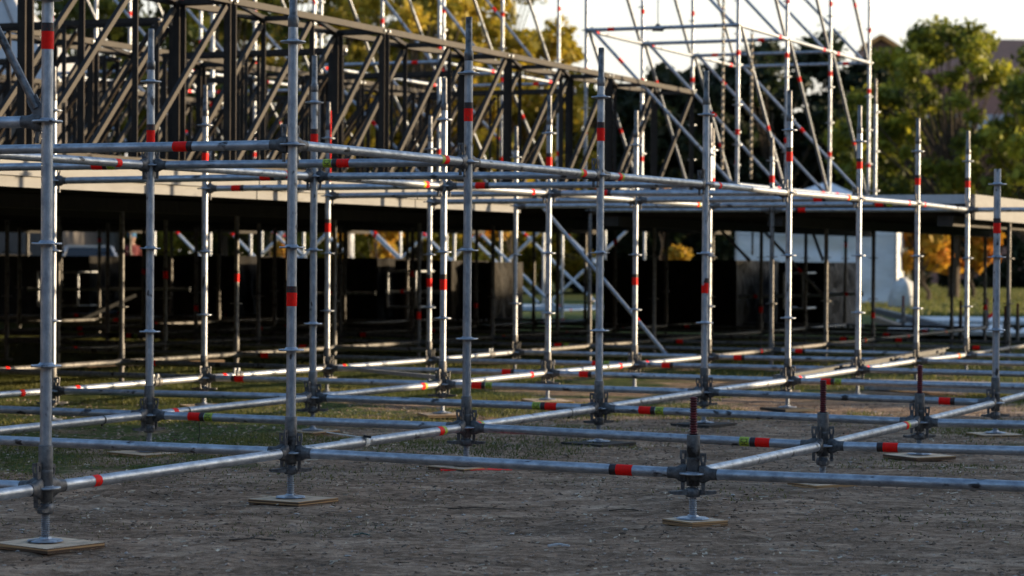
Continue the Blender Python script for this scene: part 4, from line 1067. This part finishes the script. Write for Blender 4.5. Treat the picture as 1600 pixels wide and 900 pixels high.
def person():
    Y = 64; p = at(206, 405, Y)
    me = bpy.data.meshes.new('person')
    J = [((0, 0, .95), .15), ((0, 0, 1.18), .145), ((0, 0, 1.40), .16), ((0, 0, 1.50), .06), ((0, -.01, 1.58), .065), ((0, -.02, 1.68), .095), ((0, -.01, 1.76), .08),
         ((.19, 0, 1.42), .06), ((.24, .02, 1.15), .045), ((.22, -.08, .92), .035), ((.22, -.12, .84), .035),
         ((-.19, 0, 1.42), .06), ((-.24, .02, 1.15), .045), ((-.22, -.08, .92), .035), ((-.22, -.12, .84), .035),
         ((.10, 0, .88), .10), ((.12, -.01, .50), .065), ((.12, .02, .10), .045), ((.13, -.14, .04), .04),
         ((-.10, 0, .88), .10), ((-.12, -.01, .50), .065), ((-.12, .02, .10), .045), ((-.13, -.14, .04), .04)]
    Ed = [(0, 1), (1, 2), (2, 3), (3, 4), (4, 5), (5, 6), (2, 7), (7, 8), (8, 9), (9, 10), (2, 11), (11, 12), (12, 13), (13, 14), (0, 15), (15, 16), (16, 17), (17, 18), (0, 19), (19, 20), (20, 21), (21, 22)]
    me.from_pydata([j[0] for j in J], Ed, []); me.update()
    tmp = bpy.data.objects.new('person', me); C.objects.link(tmp)
    sk = tmp.modifiers.new('skin', 'SKIN'); sk.use_smooth_shade = True
    sv = me.skin_vertices[0].data
    for k, j in enumerate(J): sv[k].radius = (j[1], j[1]*.85)
    sv[0].use_root = True
    ss = tmp.modifiers.new('sub', 'SUBSURF'); ss.levels = ss.render_levels = 2
    dg = bpy.context.evaluated_depsgraph_get(); ev = tmp.evaluated_get(dg); me2 = bpy.data.meshes.new_from_object(ev)
    bpy.data.objects.remove(tmp)
    me2.materials.clear(); [me2.materials.append(q) for q in (SKIN, SHIRT, JEANS)]
    for f in me2.polygons:
        z = f.center.z; x = abs(f.center.x)
        f.material_index = 0 if z > 1.49 or (x > .16 and z < 1.12 and z > .7) else (1 if z > .95 else 2)
    root = link('person', me2, None, (p.x, Y, 0.02), (0, 0, .5)); tag(root, 'person in blue cap and dark red shirt standing beyond the stage at left', 'person')
    m = MB(); m.lathe([(.103, 1.70), (.108, 1.76), (.095, 1.82), (.05, 1.86), (0, 1.87)], 18); m.add([(-.08, -.09, 1.712), (.08, -.09, 1.712), (.06, -.20, 1.70), (-.06, -.20, 1.70), (-.08, -.09, 1.727), (.08, -.09, 1.727), (.06, -.20, 1.712), (-.06, -.20, 1.712)], [(3, 2, 1, 0), (4, 5, 6, 7), (0, 1, 5, 4), (1, 2, 6, 5), (2, 3, 7, 6), (3, 0, 4, 7)]); m.build('cap', CAPBLUE, root)
person()

# ------------------------------------------------------------------ trees
def leafcloud(clumps, n, size, seed, flat_=0.6):
    """leaf quads spread through clumps [(centre, radius, weight)]"""
    rs = np.random.RandomState(seed)
    cs = np.array([c[0] for c in clumps]); rad = np.array([c[1] for c in clumps]); wt = rad**2.0; wt = wt/wt.sum()
    ci = rs.choice(len(clumps), n, p=wt)
    d = rs.normal(size=(n, 3)); d /= np.linalg.norm(d, axis=1)[:, None]
    rr = rs.rand(n)**.5 + (rs.rand(n) < .18)*rs.rand(n)*.45
    P = cs[ci]+d*(rad[ci]*rr)[:, None]*np.array([1, 1, .8])
    u = rs.normal(size=(n, 3)); u /= np.linalg.norm(u, axis=1)[:, None]
    v = rs.normal(size=(n, 3)); v -= (v*u).sum(1)[:, None]*u; v /= np.linalg.norm(v, axis=1)[:, None]
    s = size*np.exp(rs.normal(0, .38, n)).clip(.4, 2.0)[:, None]*.9
    V = np.stack([P-u*s, P-v*s*flat_, P+u*s, P+v*s*flat_], 1).reshape(-1, 3)
    F = np.arange(n*4).reshape(n, 4)
    tint = np.clip(rs.rand(len(clumps))[ci]*.6+rs.rand(n)*.5-.05, 0, 1)
    return V, F, tint
def make_tree(px, Y, h, wd, leaf, n, label, name, seed, group=None, size=.13, trunk_r=.18, crown0=.25, lean=0.0, cat='tree', nclump=26, dense=1.0):
    rs = random.Random(seed); p = at(px, 405, Y)
    root = empty(name, (p.x, p.y, 0), rs.uniform(0, 6.28), label, cat, group)
    m = MB(); pts = []; tops = Vector((lean, 0, h*.62)); prev = Vector((0, 0, -.1)); k_ = 6
    for i_ in range(1, k_+1):
        t = i_/k_; q = Vector((lean*t+rs.uniform(-.08, .08), rs.uniform(-.08, .08), h*.62*t))
        m.tube(prev, q, trunk_r*(1-.75*(t-1/k_)), trunk_r*(1-.75*t), n=10); pts.append(q); prev = q
    clumps = []
    for i_ in range(nclump):
        t = rs.uniform(crown0, 1.0); ang = rs.uniform(0, 6.28)
        prof = math.sin(math.pi*min(1, max(0, (t-crown0)/(1-crown0)*.78+.2)))**.5
        r_ = wd/2*prof*math.sqrt(rs.uniform(.05, 1))*.95
        c = Vector((math.cos(ang)*r_+lean, math.sin(ang)*r_, h*t*.93))
        rad = wd*.5*rs.uniform(.16, .34)*dense
        clumps.append((tuple(c), rad))
        s = pts[min(k_-1, max(1, int(t*k_*.8)-1))]
        mid = s.lerp(c, .5)+Vector((0, 0, -.1*h*.1)); m.tube(s, mid, trunk_r*.28, trunk_r*.16, n=6); m.tube(mid, c, trunk_r*.16, trunk_r*.05, n=6)
        for _ in range(2):
            e = c+Vector((rs.uniform(-1, 1), rs.uniform(-1, 1), rs.uniform(-.5, 1)))*rad; m.tube(c, e, trunk_r*.05, trunk_r*.02, n=5)
    m.build('trunk', BARK, root)
    V, F, T = leafcloud(clumps, n, size, seed)
    link('crown', npmesh('crown', V, F, leaf, False, T), root)
    return root
# right-hand tree in front of the pink building
make_tree(1490, 78, 9.5, 8.4, LEAF_FRESH, 20000, 'tall olive-green tree with visible trunk, right of the tower', 'leafy_tree', 4, size=.105, trunk_r=.2, crown0=.30, nclump=115, dense=.42)
make_tree(1400, 84, 8.0, 5.4, LEAF_FRESH, 12000, 'darker green tree just right of the tower', 'leafy_tree', 14, size=.10, trunk_r=.14, crown0=.36, nclump=80, dense=.5)
make_tree(1620, 74, 7.6, 6.4, LEAF_FRESH, 12000, 'green tree cut by the right picture edge', 'leafy_tree', 19, size=.11, trunk_r=.16, crown0=.42, nclump=80, dense=.5)
make_tree(1450, 72, 2.75, 2.3, LEAF_ORANGE, 5500, 'small autumn tree with orange leaves right of the tent', 'autumn_tree', 23, size=.12, trunk_r=.08, crown0=.42, lean=-.3, nclump=14)
make_tree(1520, 79, 2.8, 2.4, LEAF_ORANGE, 5500, 'small autumn tree with orange leaves behind the big trunk', 'autumn_tree', 27, size=.12, trunk_r=.08, crown0=.42, lean=.3, nclump=14)
# evergreens behind the tower, shade put into their leaf colour
for i, (px, Y, h, wd) in enumerate(((985, 88, 7.9, 5.0), (1050, 86, 8.3, 5.6), (1128, 90, 9.0, 6.0), (1205, 87, 9.4, 6.2), (1270, 92, 10.3, 6.0), (1335, 90, 9.2, 5.6))):
    make_tree(px, Y, h, wd, LEAF_DARK, 17000, f'{ORD[i]} from the left of the shade-darkened evergreens behind the tower', 'evergreen_tree', 40+i, 'dark evergreens behind the tower', size=.15, trunk_r=.17, crown0=.04, nclump=80, dense=.8)
# golden trees behind the trusses
for i, (px, Y, h, wd, lf) in enumerate(((125, 78, 11.5, 7.5, 0), (235, 84, 12.5, 8.0, 0), (350, 76, 11.2, 7.5, 0), (455, 82, 12.5, 8.4, 1), (560, 86, 13.5, 8.6, 0), (655, 78, 12.2, 8.2, 1), (750, 82, 12.4, 8.0, 1), (848, 84, 9.6, 6.6, 1), (915, 90, 8.0, 5.2, 1), (605, 92, 12.5, 8, 1), (705, 94, 12.5, 8, 0))):
    make_tree(px, Y, h, wd, LEAF_GOLD if lf else LEAF_OLIVE, 17000, f'{ORD[i]} from the left of the sunlit {"golden" if lf else "olive"} trees behind the trusses', 'leafy_tree', 60+i, 'sunlit trees behind the trusses', size=.125, trunk_r=.17, crown0=.08, nclump=95, dense=.55)
# dark hedge and bushes along the far lawn
def hedge(name, x0, x1, Y, h, dpt, leaf, n, label, seed, size=.12):
    root = empty(name, ((x0+x1)/2, Y, 0), 0, label, 'hedge'); rs = random.Random(seed); cl = []
    k = int((x1-x0)/.9)
    for i_ in range(k):
        for zz in np.arange(.4, h, .7): cl.append((((x0-x1)/2+(i_+.5)*(x1-x0)/k+rs.uniform(-.3, .3), rs.uniform(-dpt/2, dpt/2), zz+rs.uniform(-.2, .15)), rs.uniform(.5, .75)))
    V, F, T = leafcloud(cl, n, size, seed); link('foliage', npmesh('foliage', V, F, leaf, False, T), root)
    m = MB()
    for i_ in range(k): xx = (x0-x1)/2+(i_+.5)*(x1-x0)/k; m.tube((xx, 0, 0), (xx+.1, 0, h*.7), .05, .02, n=6)
    m.build('stems', BARK, root)
hedge('dark_hedge', at(1400, 0, 108).x, at(1700, 0, 108).x, 108, 2.5, 1.6, LEAF_DARK, 14000, 'dark hedge along the far lawn at right', 80)
hedge('long_hedge', at(-200, 0, 100).x, at(1160, 0, 100).x, 100, 2.6, 2.0, LEAF_OLIVE, 26000, 'long green hedge far behind the stage', 81, .15)
make_tree(1033, 58, 3.0, 1.6, LEAF_ORANGE, 1500, 'small orange sapling glimpsed under the deck at centre', 'autumn_tree', 90, size=.08, trunk_r=.05, crown0=.2, nclump=8)
make_tree(800, 60, 3.0, 2.2, LEAF_ORANGE, 1800, 'orange bushy sapling glimpsed through the gap under the deck', 'autumn_tree', 91, size=.08, trunk_r=.05, crown0=.1, nclump=9)
make_tree(590, 62, 3.1, 2.6, LEAF_ORANGE, 2200, 'yellow-orange bush behind the crossed braces', 'autumn_tree', 92, size=.09, trunk_r=.05, crown0=.1, nclump=10)
make_tree(425, 63, 3.0, 1.4, LEAF_ORANGE, 1200, 'small orange sapling behind the second upright', 'autumn_tree', 93, size=.08, trunk_r=.05, crown0=.1, nclump=7)

# ------------------------------------------------------------------ shade givers outside the picture, to the right
root = empty('sun_blocker', (24, 36, 0), 0, 'added sun blocker off to the right, keeps low sun from under the stage', 'building')  # unseen block added to stop low sun reaching under the stage
m = MB(); m.box(1.5, 0, 0, 7, 21, 4.4); m.build('wall', PINKWALL, root)
m = MB(); m.box(1.2, -.3, 4.403, 7.3, 21.3, 4.6); m.build('roof', ROOF, root)
root = empty('site_shed', (24, 8, 0), 0, 'long site building off to the right that shades the foreground', 'building')
m = MB(); m.box(0, -30, 0, 8, 16.2, 6.2); m.build('wall', PINKWALL, root)
m = MB(); m.add([(-.3, -30.3, 6.203), (8.3, -30.3, 6.203), (8.3, 16.3, 6.203), (-.3, 16.3, 6.203), (4, -30.3, 7.6), (4, 16.3, 7.6)], [(0, 3, 5, 4), (1, 4, 5, 2), (0, 4, 1), (3, 2, 5), (0, 1, 2, 3)]); m.build('roof', ROOF, root)
for i, (yy, h, wd) in enumerate(((26.0, 3.4, 2.2), (31.6, 3.9, 2.6), (34.2, 4.9, 3.4), (37, 5.2, 4.0), (40, 5.2, 4.2), (43.5, 5.3, 4.4), (47, 5.3, 4.6), (51, 5.4, 5), (55.5, 5.2, 5))):
    r_ = make_tree(800, 10, h, wd, LEAF_OLIVE, 9000 if i > 1 else 3500, f'{ORD[i]} nearest bushy tree of the shading row outside the picture to the right', 'leafy_tree', 200+i, 'trees outside the picture', size=.12, trunk_r=.12, crown0=.04, nclump=26, dense=1.3)
    r_.location = (24.5+(i % 2), yy, 0)
# unseen blocks added behind and left of the camera to cut sky light
for nm, x0, y0, x1, y1, h in (('added sky blocker behind the camera, darkens surfaces facing it', -45, -34, 60, -22, 10), ('added sky blocker left of the site, outside the view', -42, -20, -30, 60, 11)):
    root = empty('sky_blocker', (x0, y0, 0), 0, nm, 'building')
    m = MB(); m.box(0, 0, 0, x1-x0, y1-y0, h); m.build('wall', BRICK, root)
    m = MB(); m.box(-.4, -.4, h+.003, x1-x0+.4, y1-y0+.4, h+.35); m.build('roof', ROOF, root)
    for k in range(int(max(x1-x0, y1-y0)/5)):
        for z in (1.2, 4.8, 8.4):
            m = MB()
            if x1-x0 > y1-y0: m.box(2+k*5, y1-y0+.003, z, 4+k*5, y1-y0+.05, z+1.6)
            else: m.box(x1-x0+.003, 2+k*5, z, x1-x0+.05, 4+k*5, z+1.6)
            m.build('window', GLASS, root)

# ------------------------------------------------------------------ grass, clods and litter
def gh(x, y): return gheight(x, y)
def blades(name, n, xr, yr, hmin, hmax, wdt, dens, seed, label=None):
    rs = np.random.RandomState(seed); x = rs.uniform(*xr, n*3); y = rs.uniform(*yr, n*3)
    k = rs.rand(n*3) < dens(x, y); k &= (x > y*.12) if y.max() > 100 else (np.abs(x) < y*.26+.6); x, y = x[k][:n], y[k][:n]; n = len(x)
    z = gh(x, y); h = rs.uniform(hmin, hmax, n)*np.clip((y-10)/9, .35, .85); a = rs.uniform(0, 6.28, n); ln = rs.uniform(.3, 1.6, n)*h; b = rs.uniform(0, 6.28, n)
    wx, wy = np.cos(a)*wdt, np.sin(a)*wdt
    P0 = np.stack([x-wx, y-wy, z-.003], 1); P1 = np.stack([x+wx, y+wy, z-.003], 1)
    P2 = np.stack([x+np.cos(b)*ln*.4+wx*.6, y+np.sin(b)*ln*.4+wy*.6, z+h*.6], 1); P3 = np.stack([x+np.cos(b)*ln*.4-wx*.6, y+np.sin(b)*ln*.4-wy*.6, z+h*.6], 1)
    P4 = np.stack([x+np.cos(b)*ln, y+np.sin(b)*ln, z+h], 1)
    V = np.stack([P0, P1, P2, P3, P4], 1).reshape(-1, 3); i0 = np.arange(n)[:, None]*5
    F = np.concatenate([i0+np.array([[0, 1, 2]]), i0+np.array([[0, 2, 3]]), i0+np.array([[3, 2, 4]])], 0)
    t = np.clip(fbm(x, y, 77, 2, 1.5)*.7+rs.rand(n)*.45-.1, 0, 1); t = np.concatenate([t, t, t])
    o = link(name, npmesh(name, V, F, BLADE, False, t)); tag(o, label, None, None, 'stuff'); return o
def dens_left(x, y):
    b = fbm(x, y, 50, 4, .9); lf = np.clip((0.6-x)/3.5, 0, 1)*np.clip((y-12.0)/2.5, 0, 1)
    patch = np.clip((b-.63)*12, 0, 1)*.35*np.clip((y-11)/4, .1, 1)
    mid = np.clip((y-15)/6, 0, 1)*np.clip((b-.50)*7, 0, 1)*.9
    return np.clip(np.clip((b-.40)*7, 0, 1)*lf + patch + mid, 0, 1)
blades('grass_tufts', 170000, (-7, 7), (9.2, 24), .012, .05, .0036, dens_left, 5, 'short grass growing in patches on the bare ground')
blades('far_grass', 45000, (-12, 12), (24, 48), .03, .09, .006, lambda x, y: np.clip((fbm(x, y, 50, 4, .6)-.36)*6, 0.15, 1), 6, 'rough grass around and beyond the stage')
blades('lawn_grass', 70000, (8, 34), (50, 125), .06, .16, .022, lambda x, y: np.clip((fbm(x, y, 50, 4, .3)-.2)*6, 0.3, 1), 16, 'sunlit lawn grass beyond the site at right')
# tufts near the feet
def tuft_d(x, y):
    r = 0
    for cx, cy, s in ((-.72, 11.75, .22), (-1.05, 10.4, .20), (-.9, 10.75, .3), (1.0, 12.6, .14), (-2.1, 10.6, .3), (.5, 12.9, .2), (3.3, 13.2, .3), (3.0, 12.2, .25)):
        r = r + np.exp(-(((x-cx)/s/1.4)**2+((y-cy)/s)**2))
    return np.clip(r*(.4+fbm(x, y, 9, 2, 6)), 0, 1)
blades('grass_clumps', 5000, (-3, 4.5), (9.5, 14), .015, .05, .002, tuft_d, 8, 'small green clumps near the plywood pads')

def clods(name, n, xr, yr, s0, s1, mt, seed, label, squash=.6, pw=4.0):
    rs = np.random.RandomState(seed); x = rs.uniform(*xr, n*2); y = yr[0]+(yr[1]-yr[0])*rs.rand(n*2)**1.2; k = np.abs(x) < y*.25+.3; x, y = x[k][:n], y[k][:n]; n = len(x)
    base = np.array([(1, 0, 0), (-1, 0, 0), (0, 1, 0), (0, -1, 0), (0, 0, 1), (0, 0, -1), (.62, .62, .45), (-.62, .62, .45), (.62, -.62, .45), (-.62, -.62, .45)])
    faces = np.array([(0, 6, 4), (0, 4, 8), (1, 4, 7), (1, 9, 4), (2, 4, 6), (2, 7, 4), (3, 8, 4), (3, 4, 9), (0, 2, 6), (2, 1, 7), (1, 3, 9), (3, 0, 8), (0, 5, 2), (2, 5, 1), (1, 5, 3), (3, 5, 0)])
    s = s0+(s1-s0)*rs.rand(n)**pw
    a = rs.uniform(0, 6.28, n); sc = np.stack([s*rs.uniform(.7, 1.6, n), s*rs.uniform(.6, 1.2, n), s*squash*rs.uniform(.5, 1.2, n)], 1)
    P = base[None]*(1+rs.uniform(-.28, .28, (n, 10, 1)))*sc[:, None]
    Xr = P[..., 0]*np.cos(a)[:, None]-P[..., 1]*np.sin(a)[:, None]; Yr = P[..., 0]*np.sin(a)[:, None]+P[..., 1]*np.cos(a)[:, None]
    V = np.stack([Xr+x[:, None], Yr+y[:, None], P[..., 2]+(gh(x, y)+s*.12)[:, None]], -1).reshape(-1, 3)
    F = (faces[None]+np.arange(n)[:, None, None]*10).reshape(-1, 3)
    o = link(name, npmesh(name, V, F, mt, False)); tag(o, label, None, None, 'stuff'); return o
SOIL = mat('soil_clods', (.12, .082, .058), .95, 0, (.42, .31, .235), 2.5, 6, lo=.4, hi=.6)
STONE = mat('pale_stones', (.34, .31, .28), .9, 0, (.5, .47, .44), 3, 5)
LITTER = mat('leaf_litter', (.07, .05, .035), .9, 0, (.60, .52, .40), 4, 5, lo=.42, hi=.58)
clods('soil_clods', 36000, (-5.5, 5.5), (9.0, 20), .0015, .013, SOIL, 1, 'crumbs and clods of dry soil')
clods('pale_pebbles', 1400, (-5, 5), (9.0, 19), .003, .014, STONE, 2, 'scattered pale pebbles')
SCRAPG = mat('dull_green_plastic', (.04, .09, .08), .6)
def litter(name, n, seed):
    rs = np.random.RandomState(seed); x = rs.uniform(-5, 5, n); y = rs.uniform(9, 20, n); z = gh(x, y)+.006
    a = rs.uniform(0, 6.28, n); L = rs.uniform(.003, .012, n)*(1+2.2*(rs.rand(n) < .05)); wd = np.where(L > .015, rs.uniform(.001, .002, n), np.where(rs.rand(n) < .5, .0015, L*.4))
    ux, uy = np.cos(a)*L, np.sin(a)*L; vx, vy = -np.sin(a)*wd, np.cos(a)*wd; tz = rs.uniform(-.003, .008, n)
    P = [np.stack([x-ux-vx, y-uy-vy, z], 1), np.stack([x+ux-vx, y+uy-vy, z+tz], 1), np.stack([x+ux+vx, y+uy+vy, z+tz+.004], 1), np.stack([x-ux+vx, y-uy+vy, z+.004], 1)]
    V = np.stack(P, 1).reshape(-1, 3); F = np.arange(n*4).reshape(n, 4)
    o = link(name, npmesh(name, V, F, LITTER, False)); tag(o, 'dry leaves, straw and twigs littering the ground', None, None, 'stuff')
litter('dry_litter', 11000, 3)
# a few single things on the ground
for i, (px, py, L, w_, mt, nm, lab, cat) in enumerate(((565, 842, .035, .010, SCRAPG, 'green_scrap', 'small dull green scrap on the ground at lower centre', 'scrap'),
      (873, 851, .045, .012, WHITEPL, 'pale_scrap', 'small pale blue scrap on the dirt right of centre', 'scrap'), (395, 855, .10, .008, BARK, 'twig', 'dark twig lying at lower left centre', 'twig'),
      (745, 792, .14, .006, BARK, 'twig', 'thin dark twig in the middle of the bare ground', 'twig'), (975, 795, .07, .008, BARK, 'twig', 'short dark twig left of the small pad', 'twig'))):
    Y = (CAMZ)*3739.05/(py-405.5); p = at(px, py, Y); m = MB(); m.bar(Vector((-L, 0, 0)), Vector((0, .02, .006)), w_, w_*.6); m.bar(Vector((0, .02, .006)), Vector((L, -.01, .002)), w_*.8, w_*.5)
    tag(m.build(nm, mt, None, (p.x, p.y, float(gheight(np.array([p.x]), np.array([p.y]))[0])+.006)), lab, cat)
